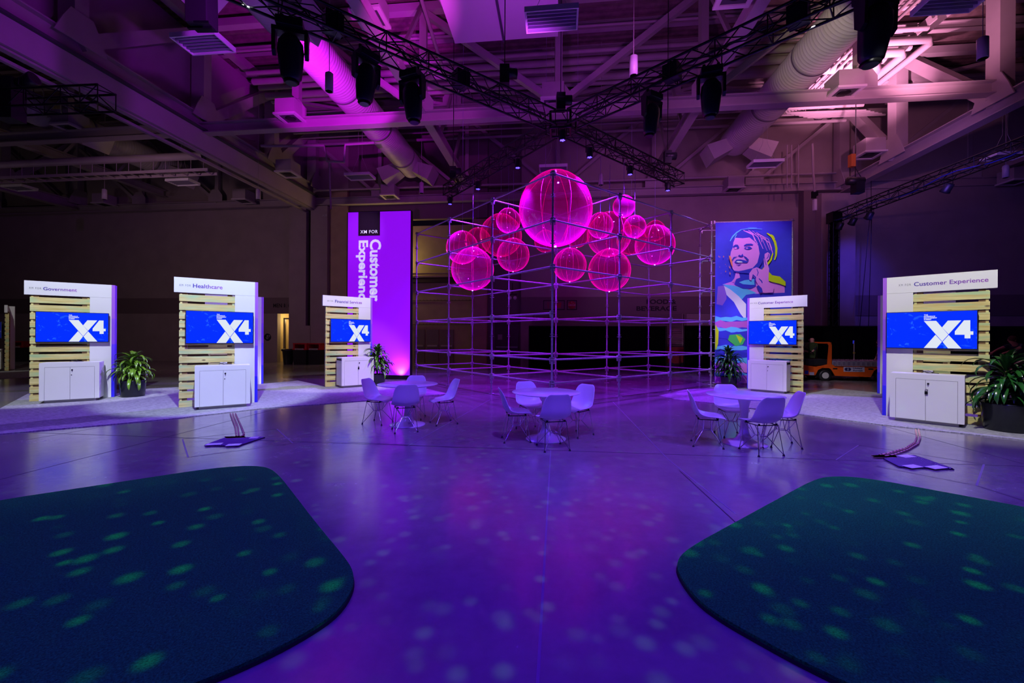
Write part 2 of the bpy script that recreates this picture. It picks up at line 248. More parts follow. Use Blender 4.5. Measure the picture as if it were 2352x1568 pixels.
# ------------------------------------------------------------------ mesh building
def ortho(d):
    d = d.normalized(); up = Vector((0, 0, 1))
    if abs(d.z) > 0.98: up = Vector((0, 1, 0))
    s = d.cross(up).normalized(); u = s.cross(d).normalized(); return d, s, u
class MB:
    def __init__(s): s.v = []; s.f = []; s.sm = []
    def add(s, vs, fs, smooth=False, T=None):
        o = len(s.v)
        s.v += [(T @ Vector(q)) if T else Vector(q) for q in vs]
        s.f += [tuple(i+o for i in f) for f in fs]; s.sm += [smooth]*len(fs); return s
    def box(s, c, d, T=None, rz=0):
        x, y, z = d[0]/2, d[1]/2, d[2]/2
        R = Matrix.Translation(Vector(c)) @ Matrix.Rotation(rz, 4, 'Z')
        if T: R = T @ R
        vs = [(i*x, j*y, k*z) for i in (-1, 1) for j in (-1, 1) for k in (-1, 1)]
        return s.add(vs, [(0, 1, 3, 2), (4, 6, 7, 5), (0, 4, 5, 1), (2, 3, 7, 6), (0, 2, 6, 4), (1, 5, 7, 3)], False, R)
    def bx(s, x0, x1, y0, y1, z0, z1, T=None):
        return s.box(((x0+x1)/2, (y0+y1)/2, (z0+z1)/2), (abs(x1-x0), abs(y1-y0), abs(z1-z0)), T)
    def beam(s, p0, p1, w, h, T=None):
        p0 = Vector(p0); p1 = Vector(p1); d, sd, u = ortho(p1-p0)
        vs = [p+sd*a*w/2+u*b*h/2 for p in (p0, p1) for a, b in ((-1, -1), (1, -1), (1, 1), (-1, 1))]
        return s.add(vs, [(0, 1, 2, 3), (7, 6, 5, 4), (0, 4, 5, 1), (1, 5, 6, 2), (2, 6, 7, 3), (3, 7, 4, 0)], False, T)
    def ibeam(s, p0, p1, w, h, t=0.04):
        p0 = Vector(p0); p1 = Vector(p1); d, sd, u = ortho(p1-p0)
        s.beam(p0+u*(h/2-t/2), p1+u*(h/2-t/2), w, t); s.beam(p0-u*(h/2-t/2), p1-u*(h/2-t/2), w, t); s.beam(p0, p1, t*0.8, h-2*t); return s
    def tube(s, p0, p1, r, n=8, T=None, r1=None, cap=True):
        p0 = Vector(p0); p1 = Vector(p1); r1 = r if r1 is None else r1; d, sd, u = ortho(p1-p0)
        vs = [p+(sd*math.cos(2*PI*i/n)+u*math.sin(2*PI*i/n))*q for p, q in ((p0, r), (p1, r1)) for i in range(n)]
        s.add(vs, [(i, (i+1) % n, n+(i+1) % n, n+i) for i in range(n)], True, T)
        if cap: s.add(vs, [tuple(range(n-1, -1, -1)), tuple(range(n, 2*n))], False, T)
        return s
    def path(s, pts, r, n=6, T=None):
        pts = [Vector(p) for p in pts]; rings = []; o = []
        for i, p in enumerate(pts):
            d = (pts[min(i+1, len(pts)-1)]-pts[max(i-1, 0)]); _, sd, u = ortho(d)
            o += [p+(sd*math.cos(2*PI*j/n)+u*math.sin(2*PI*j/n))*r for j in range(n)]
        fs = [(i*n+j, i*n+(j+1) % n, (i+1)*n+(j+1) % n, (i+1)*n+j) for i in range(len(pts)-1) for j in range(n)]
        return s.add(o, fs, True, T)
    def lathe(s, prof, n=24, T=None, c=(0, 0, 0), smooth=True, sy=1.0):
        vs = []; c = Vector(c)
        for r, z in prof:
            vs += [c+Vector((r*math.cos(2*PI*i/n), r*sy*math.sin(2*PI*i/n), z)) for i in range(n)]
        fs = [(i*n+j, i*n+(j+1) % n, (i+1)*n+(j+1) % n, (i+1)*n+j) for i in range(len(prof)-1) for j in range(n)]
        s.add(vs, fs, smooth, T)
        fs = []
        if prof[0][0] > 1e-5: fs.append(tuple(range(n-1, -1, -1)))
        if prof[-1][0] > 1e-5: fs.append(tuple((len(prof)-1)*n+i for i in range(n)))
        if fs: s.add(vs, fs, False, T)
        return s
    def prism(s, poly, o, xd, yd, t):       # polygon in the plane (o, xd, yd), thickness t along xd x yd
        o = Vector(o); xd = Vector(xd); yd = Vector(yd); nn = xd.cross(yd).normalized()*t; k = len(poly)
        a = [o+xd*p[0]+yd*p[1] for p in poly]
        return s.add(a+[q+nn for q in a], [tuple(range(k-1, -1, -1)), tuple(range(k, 2*k))]+[(i, (i+1) % k, k+(i+1) % k, k+i) for i in range(k)])
    def text(s, body, o, xd, yd, w=None, h=None, t=0.003, bold=0.0, spacing=1.0, line=1.0, align='LEFT', shear=0.0):
        vs, fs = text_geo(body, bold, spacing, line, align, shear)
        x0 = min(p[0] for p in vs); x1 = max(p[0] for p in vs); y0 = min(p[1] for p in vs); y1 = max(p[1] for p in vs)
        sx = (w/(x1-x0)) if w else None; sy = (h/(y1-y0)) if h else None
        sx = sx or sy; sy = sy or sx
        o = Vector(o); xd = Vector(xd).normalized(); yd = Vector(yd).normalized(); nn = xd.cross(yd).normalized()
        out = [o+xd*(p[0]-x0)*sx+yd*(p[1]-y0)*sy+nn*(t if p[2] > 0 else 0) for p in vs]
        return s.add(out, fs)
    def build(s, name, mat, parent=None, origin=None, bevel=0.0):
        me = bpy.data.meshes.new(name)
        og = Vector(origin) if origin is not None else (parent.get('_o') and Vector(parent['_o']) if parent else None)
        if og is None: og = Vector((0, 0, 0))
        me.from_pydata([tuple(Vector(q)-og) for q in s.v], [], s.f); me.update()
        me.polygons.foreach_set('use_smooth', s.sm)
        for mm in (mat if isinstance(mat, list) else [mat]): me.materials.append(mm)
        o = bpy.data.objects.new(name, me); COL.objects.link(o)
        if parent: o.parent = parent
        else: o.location = og
        if bevel:
            md = o.modifiers.new('bevel', 'BEVEL'); md.width = bevel; md.segments = 2; md.limit_method = 'ANGLE'
        return o
TG = {}
def text_geo(body, bold, spacing, line, align, shear):
    key = (body, bold, spacing, line, align, shear)
    if key in TG: return TG[key]
    cu = bpy.data.curves.new('t', 'FONT'); cu.body = body; cu.extrude = 0.01; cu.offset = bold; cu.space_character = spacing; cu.space_line = line; cu.align_x = align; cu.shear = shear; cu.resolution_u = 3
    ob = bpy.data.objects.new('t', cu); COL.objects.link(ob); dg = bpy.context.evaluated_depsgraph_get(); dg.update()
    me = bpy.data.meshes.new_from_object(ob.evaluated_get(dg))
    vs = [tuple(v.co) for v in me.vertices]; fs = [tuple(p.vertices) for p in me.polygons]
    bpy.data.objects.remove(ob); bpy.data.curves.remove(cu); bpy.data.meshes.remove(me)
    TG[key] = (vs, fs); return TG[key]

def thing(name, label, cat, loc=(0, 0, 0), rz=0.0, group=None):
    o = bpy.data.objects.new(name, None); COL.objects.link(o); o.location = loc; o.rotation_euler = (0, 0, rz); o.empty_display_size = 0.1
    o['label'] = label; o['category'] = cat
    if group: o['group'] = group
    return o
def wthing(name, label, cat, loc, group=None):      # parts given in world coordinates
    o = thing(name, label, cat, loc, 0, group); o['_o'] = list(Vector(loc)); return o
def tag(o, label, cat, group=None):
    o['label'] = label; o['category'] = cat
    if group: o['group'] = group
    return o
def struct(mb, name, mat, origin=(0, 0, 0)):
    o = mb.build(name, mat, None, origin); o['kind'] = 'structure'; return o
def dup(root, loc=None, rz=None, label=None, group=None, scale=None):
    def cp(o, par):
        c = o.copy(); COL.objects.link(c)
        if par: c.parent = par
        for ch in list(o.children): cp(ch, c)
        return c
    r = cp(root, None)
    if loc is not None: r.location = loc
    if rz is not None: r.rotation_euler = (0, 0, rz)
    if label: r['label'] = label
    if group: r['group'] = group
    if scale: r.scale = (scale,)*3
    return r
# ================================================================== THE SETTING
def hb(mb, a0, a1, b0, b1, z0, z1):         # box in hall axes
    vs = [H(a, b, z) for a in (a0, a1) for b in (b0, b1) for z in (z0, z1)]
    mb.add(vs, [(0, 1, 3, 2), (4, 6, 7, 5), (0, 4, 5, 1), (2, 3, 7, 6), (0, 2, 6, 4), (1, 5, 7, 3)]); return mb
fl = MB(); fl.box((0, 12, -0.1), (110, 60, 0.2)); struct(fl, 'floor', concrete)
# joints of the slab
def strip(mb, p, q, wd=0.012, z=0.001):
    p = Vector((p[0], p[1], 0)); q = Vector((q[0], q[1], 0)); d = (q-p).normalized(); s_ = Vector((-d.y, d.x, 0))*wd/2
    vs = [p+s_, p-s_, q-s_, q+s_]; vs = [Vector((v.x, v.y, z)) for v in vs]; mb.add(vs, [(0, 1, 2, 3)])
j = MB()
for b in (5.98, 12.0, 18.0): strip(j, H(-30, b), H(30, b), 0.014)
for a in (-12.1, -6.1, 6.0, 12.0): strip(j, H(a, -1), H(a, 23.5), 0.012)
struct(j, 'trim_1', M('dark joint', (0.03, 0.02, 0.035), 0.7))
j = MB(); strip(j, H(-0.08, 0.5), H(-0.08, 5.97), 0.016)
def gl(mb, pts, wd=0.014):
    pts = [G(*p) for p in pts]
    for p, q in zip(pts, pts[1:]): strip(mb, p, q, wd, 0.0015)
gl(j, [(937, 1024), (1125, 918)]); gl(j, [(1408, 923), (1535, 1055), (1690, 1180)]); gl(j, [(636, 985), (673, 1018)], 0.02)
gl(j, [(1920, 1056), (1972, 1022)]); gl(j, [(2243, 1115), (2260, 1066)], 0.02); gl(j, [(419, 1008), (432, 1050)], 0.02)
struct(j, 'trim_2', M('pale joint', (0.24, 0.21, 0.27), 0.4))
j = MB(); gl(j, [(419, 1008), (636, 985)], .01); gl(j, [(432, 1050), (673, 1018)], .01); gl(j, [(1972, 1022), (2260, 1066)], .01); gl(j, [(2010, 1070), (2243, 1115)], .01); gl(j, [(800, 1015), (1060, 1028)], .01)
gl(j, [(2243, 1115), (2352, 1150)], .01); gl(j, [(1560, 1080), (1690, 1200)], .01); gl(j, [(60, 1010), (238, 980)], .01)
struct(j, 'trim_3', MATS['dark joint'])

# ceiling: corrugated roof deck
DZ = 14.4; cr = MB(); vs = []; fs = []; k = 0; b = 1.0; pr = [(0, 0), (0.10, 0), (0.14, 0.07), (0.24, 0.07)]
while b < 25.2:
    for db, dz in pr: vs += [H(-46, b+db, DZ+dz), H(46, b+db, DZ+dz)]
    b += 0.28
for i in range(len(vs)//2-1): fs.append((2*i, 2*i+1, 2*i+3, 2*i+2))
cr.add(vs, fs); hb(cr, -46, 46, 0.9, 25.3, DZ+0.2, DZ+0.3); struct(cr, 'ceiling', deck_mat)

# back wall in its bays
def bay(name, x0, x1, mat, b=WB, z0=0, z1=14.35, th=0.3):
    m = MB(); hb(m, aw(x0, b), aw(x1, b), b, b+th, z0, z1); return struct(m, name, mat)
aL, aR = -46, 46
zb0, zb1 = 2.95, 3.9
# left bay with the restroom doorway
dA0, dA1 = aw(637), aw(674); dz = zw(655, 720)
m = MB(); hb(m, aL, dA0, WB, WB+.3, 0, 14.35); hb(m, dA0, dA1, WB, WB+.3, dz, 14.35); struct(m, 'wall_back_left', wall_mat)
m = MB(); hb(m, aL, aw(674), WB-.03, WB, zb0, zb1); struct(m, 'trim_4', wall_dark)
# lit lobby behind the doorway
m = MB(); hb(m, dA0-.4, dA0-.3, WB+.3, WB+2.2, 0, 3.1); hb(m, dA1+.3, dA1+.4, WB+.3, WB+2.2, 0, 3.1); hb(m, dA0-.4, dA1+.4, WB+2.2, WB+2.3, 0, 3.1); hb(m, dA0-.4, dA1+.4, WB+.3, WB+2.3, 3.1, 3.2)
struct(m, 'wall_lobby', wall_tan)
m = MB(); hb(m, dA0+.25, dA0+.33, WB+.2, WB+.35, 0, dz-.25); hb(m, dA1-.05, dA1, WB+.2, WB+.35, 0, dz-.25); hb(m, dA0+.25, dA1, WB+.2, WB+.35, dz-.33, dz-.25); struct(m, 'door_1', M('door frame', (.12, .10, .09), .5))
m = MB(); hb(m, aw(674), aw(798), WB+.02, WB+.3, 0, 14.35); hb(m, aw(1832), aw(1942), WB+.02, WB+.3, 0, 14.35); struct(m, 'wall_back_infill', wall_mat)
# columns of the wall
m = MB(); hb(m, aw(674), aw(712), WB-.45, WB+.2, 0, zw(700, 480)); struct(m, 'wall_pier_left', wall_mat)
m = MB(); hb(m, aw(712), aw(722), WB-.1, WB+.2, 0, 10); struct(m, 'trim_5', M('black joint', (.004, .004, .005), .9))
m = MB(); hb(m, aw(722), aw(760), WB-.45, WB+.2, 0, zw(740, 478)); struct(m, 'wall_pier_middle', wall_mat)
m = MB()
for x0, x1 in ((682, 713), (723, 752)):
    hb(m, aw(x0, WB-.45), aw(x1, WB-.45), WB-.475, WB-.45, .1, zw(x0, 748))
struct(m, 'trim_6', wall_mat)
m = MB(); hb(m, aw(760), aw(800), WB-.2, WB+.3, 0, 10.2); struct(m, 'wall_tan_pier', wall_tan)
# tall recess with tan block wall and exit doors
RB = WB+1.2
m = MB(); hb(m, aw(798), aw(1118), RB, RB+.3, 0, zw(1000, 505)); struct(m, 'wall_recess', wall_tan)
m = MB(); hb(m, aw(798), aw(1118), WB, WB+.3, zw(1000, 502), 14.35); hb(m, aw(1118), aw(1196), WB+.35, WB+.7, 0, 14.35); struct(m, 'wall_recess_header', wall_dark)
m = MB(); hb(m, aw(1083), aw(1118), WB, RB+.1, 0, zw(1000, 505)); struct(m, 'wall_recess_side', wall_tan)
m = MB(); hb(m, aw(798), aw(1083), RB-.25, RB, zw(1000, 643), zw(1000, 632)); struct(m, 'trim_7', M('dark ledge', (.05, .035, .02), .8))
m = MB()
for yy in (622,): m.tube(H(aw(800), RB-.3, zw(1000, yy)), H(aw(1083), RB-.3, zw(1000, yy)), .07, 10)
hb(m, aw(800), aw(1083), RB-.3, RB, zw(1000, 631), zw(1000, 627)); struct(m, 'trim_8', wall_tan)
for i, yy in enumerate((686, 744)):
    m = MB(); z = zw(1000, yy); m.beam(H(aw(800), RB-.04, z), H(aw(1080), RB-.04, z), .03, .03)
    for q in range(24): m.tube(H(aw(950)+q*.22, RB-.05, z), H(aw(950)+q*.22, RB-.12, z+.06), .012, 5)
    struct(m, 'trim_%d' % (9+i), M('rail', (.10, .07, .04), .6))
dmat = M('steel exit door', (.20, .16, .12), .5)
for i, (x0, x1) in enumerate(((953, 976), (980, 1008), (1011, 1042))):
    m = MB(); hb(m, aw(x0, RB), aw(x1, RB), RB-.06, RB, 0, zw(980, 757, RB)); d = struct(m, 'door_%d' % (2+i), dmat, H(aw(x0, RB), RB, 0))
    m = MB(); z = 1.0; hb(m, aw(x0, RB)+.08, aw(x1, RB)-.08, RB-.14, RB-.07, z, z+.1); o = m.build('push_bar', M('brushed bar', (.6, .5, .35), .35, .8), None, H(aw(x0, RB), RB, 0)); o.parent = d; o.location = (0, 0, 0)
# food counter bay
fx0, fx1 = 1196, 1832
m = MB(); hb(m, aw(fx0), aw(fx1), WB, WB+.3, 0, 14.35); struct(m, 'wall_back_centre', wall_mat)
m = MB(); hb(m, aw(fx0), aw(fx1), WB-.04, WB, zw(1500, 719.5), zw(1500, 681)); struct(m, 'trim_11', wall_dark)
m = MB(); z0 = zw(1400, 752)-1.3; z1 = zw(1400, 721)
zz = z0
while zz < z1: hb(m, aw(1230), aw(1566), WB-.10, WB-.05, zz, zz+.07); zz += .10
hb(m, aw(1230), aw(1566), WB-.05, WB, z0, z1)
struct(m, 'window_1', M('roll shutter', (.16, .12, .12), .55))
m = MB(); 
for x in (1226, 1572): hb(m, aw(x)-.07, aw(x)+.07, WB-.14, WB, 0, z1)
struct(m, 'trim_12', wall_dark)
# stepped column right of the counter
m = MB(); hb(m, aw(1832), aw(1858), WB-.5, WB+.3, 0, 9.3); struct(m, 'wall_pier_step', wall_dark)
m = MB(); hb(m, aw(1858), aw(1933), WB-1.0, WB+.3, 0, zw(1900, 444, WB-1)); struct(m, 'wall_pier_right', wall_mat)
m = MB(); hb(m, aw(1940), aR, WB-.4, WB, 0, 14.35); struct(m, 'wall_back_right', wall_mat)
m = MB(); hb(m, aw(1940), aR, WB-.43, WB-.4, zw(2150, 726), zw(2150, 679)); struct(m, 'trim_13', wall_dark)
# header wall above the left girder
m = MB(); hb(m, -15.05, -14.85, 2, WB, 10.3, 13.9); struct(m, 'wall_left_header', M('gypsum header', (.36, .27, .32), .8, var=.1, vscale=1))
# beam capping the wall (bottom chord of the wall truss)
# ================================================================== ROOF STEEL
NB = 9.70
def cross_truss(b, zb, amin, amax, label, web=.26):
    t = wthing('roof_truss', label, 'roof truss', H(0, b, zb), 'roof trusses')
    MB().ibeam(H(amin, b, zb+.2), H(amax, b, zb+.2), .34, .42).build('bottom_chord', steel_paint, t)
    MB().beam(H(amin, b, 14.05), H(amax, b, 14.05), .3, .3).build('top_chord', steel_paint, t)
    k0 = int(math.floor(amin/5.1)); k1 = int(math.ceil(amax/5.1))
    for k in range(k0, k1+1):
        a = k*5.1
        if a < amin or a > amax: continue
        MB().beam(H(a, b, zb+.4), H(a, b, 14), web, web).build('vertical', steel_paint, t)
        for s in ((1, -1) if k == 0 else ((1,) if k > 0 else (-1,))):
            if amin <= a+s*5.1 <= amax: MB().beam(H(a, b-.02, zb+.4), H(a+s*5.1, b-.02, 13.9), web, web*.8).build('diagonal', steel_paint, t)
        g = MB(); g.prism([(-.45, 0), (.45, 0), (.45, .35), (.2, .7), (-.2, .7), (-.45, .35)], H(a, b-.16, zb+.4), H(1, 0)-H(0, 0), (0, 0, 1), .03); g.build('gusset_plate', steel_paint, t)
    return t
cross_truss(15.5, NB, -14.3, 14.5, 'pale steel cross truss spanning the hall behind the black lighting grid')
cross_truss(15.5, NB, -40, -15.6, 'dim steel cross truss beyond the left girder')
cross_truss(15.5, NB, 15.4, 40, 'dim steel cross truss beyond the right girder')
cross_truss(7.6, NB, -14.3, 14.5, 'steel cross truss nearest the camera, mostly above the picture')
cross_truss(WB-.35, 9.25, -40, 40, 'steel truss running along the top of the back wall', .2)
cross_truss(20.0, 12.4, -40, 40, 'shallow steel truss high up between the cross truss and the back wall', .16)
BN = (2.2, 6.6, 11.0, 15.5, 19.7, 23.3)
def long_truss(a, zb, label, h=.55):
    t = wthing('roof_truss', label, 'roof truss', H(a, 12, zb), 'roof trusses')
    MB().ibeam(H(a, 1.5, zb+h/2), H(a, 23.3, zb+h/2), .42, h).build('bottom_chord', steel_paint, t)
    MB().beam(H(a, 1.5, 14), H(a, 23.3, 14), .35, .35).build('top_chord', steel_paint, t)
    for i, b in enumerate(BN):
        MB().beam(H(a, b, zb+h), H(a, b, 14), .5, .42).build('vertical', steel_paint, t)
        if i+1 < len(BN): MB().beam(H(a, b+.1, zb+h*.8), H(a, BN[i+1], 13.8), .36, .4).build('diagonal', steel_paint, t)
        g = MB(); g.prism([(-.7, 0), (.7, 0), (.5, .5), (.3, .9), (-.3, .9), (-.5, .5)], H(a-.26 if a > 0 else a+.26, b, zb+h*.6), H(0, 1)-H(0, 0), (0, 0, 1), .04); g.build('gusset_plate', steel_paint, t)
    return t
long_truss(-14.3, 9.85, 'big steel girder truss running into depth at left, above the partition header')
long_truss(14.5, 9.05, 'big steel girder truss running into depth at right')
long_truss(-30.0, 9.4, 'far left girder truss, hardly lit')
# partition track header under the left girder
t = wthing('partition_header', 'smooth boxed header beam under the left girder, washed purple', 'beam', H(-14.3, 12, 8.95))
m = MB(); hb(m, -14.5, -14.1, 1.5, 23.3, 9.02, 9.76); m.build('panel', M('header panel', (.40, .32, .38), .6, var=.1, vscale=1), t)
m = MB(); hb(m, -14.62, -13.98, 1.5, 23.3, 9.76, 9.84); m.build('shadow_gap', gap_mat, t)
m = MB(); hb(m, -14.4, -14.2, 1.5, 23.3, 8.94, 9.0); hb(m, -14.75, -14.62, 1.5, 23.3, 8.84, 8.93); m.build('track', steel_paint, t)
# longitudinal beams at the quarter points and a few purlins
for a, lb in ((-5.15, 'slim roof beam running into depth left of centre, lit magenta'), (5.1, 'slim roof beam running into depth right of centre'), (-24, 'slim roof beam over the far left bay'), (22, 'slim roof beam over the right bay')):
    t = wthing('roof_beam', lb, 'roof beam', H(a, 12, 10.2)); MB().ibeam(H(a, 8, 10.25), H(a, 23.3, 10.25), .34, .4).build('girder', steel_paint, t)
    for b in (10.5, 13, 18, 20.5):
        MB().beam(H(a, b, 10.4), H(a+.02, b+2.4, 14.1), .12, .12).build('diagonal', steel_paint, t)
for i, b in enumerate((4.2, 6.0, 9.4, 11.2, 13.2, 17.2, 18.6, 21.8)):
    m = MB(); m.ibeam(H(-40, b, 14.15), H(40, b, 14.15), .2, .36)
    tag(m.build('purlin', steel_paint, None, H(0, b, 14)), 'steel purlin carrying the corrugated roof deck', 'purlin', 'roof purlins')
# diffuser boxes on the truss nodes
def diffuser():
    t = thing('air_diffuser', 'air diffuser box at the centre of the cross truss, right behind the truss crossing', 'air diffuser', (0, 0, 0), 0, 'air diffusers on the truss nodes')
    m = MB(); m.box((0, 0, .3), (.78, .78, .55)); m.build('box_body', steel_paint, t)
    m = MB()
    for s in (-1, 1): m.box((s*.38, 0, 0), (.12, .88, .07)); m.box((0, s*.38, 0), (.64, .12, .07))
    m.build('frame', M('pale frame', (.55, .5, .52), .5), t)
    m = MB(); m.box((0, 0, .01), (.64, .64, .02)); m.build('grille', gap_mat, t)
    m = MB(); m.lathe([(.16, -.02), (.2, -.02), (.2, .0), (.16, .0)], 20); m.build('ring', black_metal, t)
    return t
df0 = diffuser(); df0.location = P(1270, 238, 15.35); df0.rotation_euler = (0, 0, HROT)
for x, y, Y, l in ((668, 272, 16.2, 'magenta-lit air diffuser box on the cross truss at left'), (1938, 214, 14.2, 'air diffuser box on the cross truss near the right girder'), (1694, -14, 10.3, 'air diffuser box half cut off by the top edge of the picture, right of centre'), (1996, 356, 18.0, 'air diffuser box under the right girder near the far pier'),
                   (162, 294, 17.3, 'dim air diffuser box over the far left bay'), (662, 400, 20.5, 'air diffuser box on the left girder near the back wall'), (852, 42, 12.2, 'air diffuser box behind the left arm of the lighting truss'), (240, 470, 25.6, 'dim air diffuser box low on the far left wall truss'), (560, 462, 24.3, 'air diffuser box on the wall truss beneath the left girder'), (896, 452, 23.6, 'air diffuser box on the wall truss above the purple banner'), (1684, 436, 21.8, 'air diffuser box on the wall truss above the portrait banner'), (2330, 418, 20.0, 'air diffuser box on the wall truss at the right edge')):
    dup(df0, P(x, y, Y), HROT, l)
# round ducts
def duct(a, z, r, b0, b1, label, boxes):
    t = wthing('round_duct', label, 'air duct', H(a, (b0+b1)/2, z))
    R = Matrix.Translation(H(a, 0, z)) @ Matrix.Rotation(HROT, 4, 'Z') @ Matrix.Rotation(-PI/2, 4, 'X')
    prof = []; b = b0
    while b < b1:
        prof += [(r, b), (r, b+.085), (r+.012, b+.10), (r, b+.115)]; b += .13
    n = 40; m = MB(); m.lathe(prof, n, R); m.build('spiral_pipe', duct_mat, t)
    for q in (b1-.01,):
        m = MB(); m.lathe([(0.0, q), (r, q), (r, q+.25), (r*.9, q+.32), (0.0, q+.34)], n, R); m.build('end_cap', duct_mat, t)
    for q in [b0+x for x in range(2, int(b1-b0), 3)]:
        m = MB(); m.lathe([(r, q), (r+.03, q), (r+.03, q+.12), (r, q+.12)], n, R); m.build('band', M('duct band', (.2, .18, .2), .5), t)
    for b, s in boxes:
        m = MB(); c0 = H(a+s*r*.7, b, z-r*.55); c1 = H(a+s*(r+.75), b, z-r*.55-.45)
        d = (c1-c0).normalized(); dd = H(0, 1)-H(0, 0); u = d.cross(dd).normalized()
        vs = [c+dd*i*w_+u*jj*h_ for c, w_, h_ in ((c0, .35, .28), (c1, .55, .38)) for i, jj in ((-1, -1), (1, -1), (1, 1), (-1, 1))]
        m.add(vs, [(3, 2, 1, 0), (4, 5, 6, 7), (0, 1, 5, 4), (1, 2, 6, 5), (2, 3, 7, 6), (3, 0, 4, 7)]); m.build('side_nozzle', duct_mat, t)
    return t
duct(-8.05, 11.0, .63, 4, 22.3, 'thick round spiral duct at left, glowing magenta', ((9.7, -1), (10.8, 1), (22.0, -1), (22.0, 1)))
duct(8.5, 11.1, .66, 4, 21.2, 'thick round spiral duct at right, grey in pinkish light', ((9.4, -1), (21.0, -1), (21.0, 1)))
duct(-21.5, 10.9, .6, 6, 21.8, 'dim round duct over the far left bay', ((16.5, 1), (21.0, 1)))
t = wthing('duct_plenum', 'large flat sheet-metal plenum box at the top centre, lit magenta from below', 'air duct', H(-.4, 10.5, 11.0))
m = MB(); hb(m, -3.3, -1.75, 7.5, 13.2, 11.0, 12.2); hb(m, -1.70, -.02, 7.5, 13.2, 11.0, 12.2); m.build('box_body', M('sheet metal', (.46, .40, .44), .55), t)
m = MB(); hb(m, -1.76, -1.69, 7.5, 13.25, 10.97, 12.2); m.build('seam', gap_mat, t)
# pipes
def pipe(pts, r, label, mat=steel_paint, grp=None, brackets=0):
    o = MB().path(pts, r, 8).build('ceiling_pipe', mat, None, pts[0]); return tag(o, label, 'pipe', grp)
PG = 'parallel pipes along the hall ceiling'
for i, (b, z, r) in enumerate(((17.6, 13.45, .09), (18.0, 13.3, .14), (18.4, 13.25, .11), (18.9, 13.15, .16), (19.3, 13.1, .09), (16.4, 13.6, .05), (21.0, 12.4, .08), (21.5, 12.35, .05), (22.2, 12.3, .08), (22.9, 10.0, .06))):
    pipe([H(-14, b, z), H(14, b, z)], r, 'painted pipe running across the ceiling behind the cross truss', grp=PG)
for i in range(6):
    a = 10.3+i*.24
    pipe([H(a, 8, 12.6-.02*i), H(a, 20.6+.1*i, 12.6-.02*i), H(a+.1, 20.9+.1*i, 12.5), H(a+.5, 21.2+.1*i, 12.3), H(a+4, 21.3+.1*i, 12.3)], .055, 'thin conduit running into depth beside the right duct, lit pink', grp='conduits beside the right duct')
for i, (a, b, z, r) in enumerate(((13.9, 17.2, 12.75, .13), (13.4, 17.8, 12.72, .16), (12.9, 18.5, 12.7, .24))):
    pipe([H(6, b, z), H(a-.2, b, z), H(a, b+.2, z), H(a, b+2, z), H(a, 22.5, z)], r, 'fat white pipe with an elbow, brightest of the pink-lit pipework at right', grp='pink-lit pipes with elbows')
pipe([P(600, 335, 18), P(745, 335, 18), P(752, 370, 18), P(790, 372, 18), P(793, 332, 18), P(860, 328, 18)], .06, 'pipe with a U-shaped drop left of the round duct')
pipe([P(756, 372, 18.2), P(757, 400, 18.2), P(760, 480, 18.4)], .04, 'thin vertical pipe dropping beside the tan pier')
pipe([P(1866, 330, 19), P(1868, 400, 19), P(1872, 440, 19)], .05, 'vertical pipe dropping to the right pier')
for x in (1808, 1818, 1834): pipe([P(x, 333, 19.5), P(x, 432, 19.5)], .025, 'thin vertical conduit left of the right pier', grp='thin conduits by the right pier')
pipe([H(-30, 16.6, 9.35), H(-15.2, 16.6, 9.35)], .17, 'fat pipe over the far left bay')
t = wthing('cable_tray', 'long cable tray hung under the pipe over the far left bay', 'cable tray', H(-22, 17, 8.8))
m = MB()
for b in (16.6, 17.1): m.beam(H(-32, b, 8.75), H(-15, b, 8.75), .04, .12)
m.build('rail', steel_paint, t)
a = -32
while a < -15: m = MB(); m.beam(H(a, 16.6, 8.72), H(a, 17.1, 8.72), .04, .03); m.tube(H(a, 16.6, 8.8), H(a, 16.6, 9.3), .012, 5); m.build('rung', steel_paint, t); a += .6
for b0, s in ((11.0, 1), (12.6, -1), (9.0, 1)):
    pipe([H(-4.6, b0, 13.2), H(-4.2+s*.6, b0+4.5, 12.8)], .07, 'bare sprinkler pipe among the beams left of the plenum', grp='sprinkler pipes left of the plenum')
# ================================================================== CEILING FIXTURES
def highbay():
    t = thing('high_bay_fixture', 'switched-off louvred high-bay fixture at top centre, in front of the plenum', 'ceiling light', (0, 0, 0), 0, 'switched-off high-bay ceiling lights')
    m = MB()
    for s in (-1, 1): m.box((s*.585, 0, .04), (.03, .68, .12)); m.box((0, s*.325, .04), (1.14, .03, .12))
    m.box((0, 0, .10), (1.14, .62, .02)); m.build('frame', white_lam, t)
    for i in range(6):
        m = MB(); y = -.265+i*.106; m.tube((-.54, y, .05), (.54, y, .05), .018, 8); m.build('lamp_tube', tube_white, t)
    m = MB()
    for i in range(7): m.box((0, -.318+i*.106, .035), (1.12, .012, .07))
    m.build('louvre', M('louvre metal', (.35, .33, .42), .3, .6), t)
    for x in (-.45, .45):
        m = MB(); m.tube((x, 0, .1), (x*.2, 0, .9), .006, 4); m.tube((x*.2, 0, .9), (x*.2, 0, 5.52), .006, 4); m.build('hanging_wire', galv, t)
    return t
hb0 = highbay(); hb0.location = G(1267, 47, 8.85); hb0.rotation_euler = (0, 0, HROT)
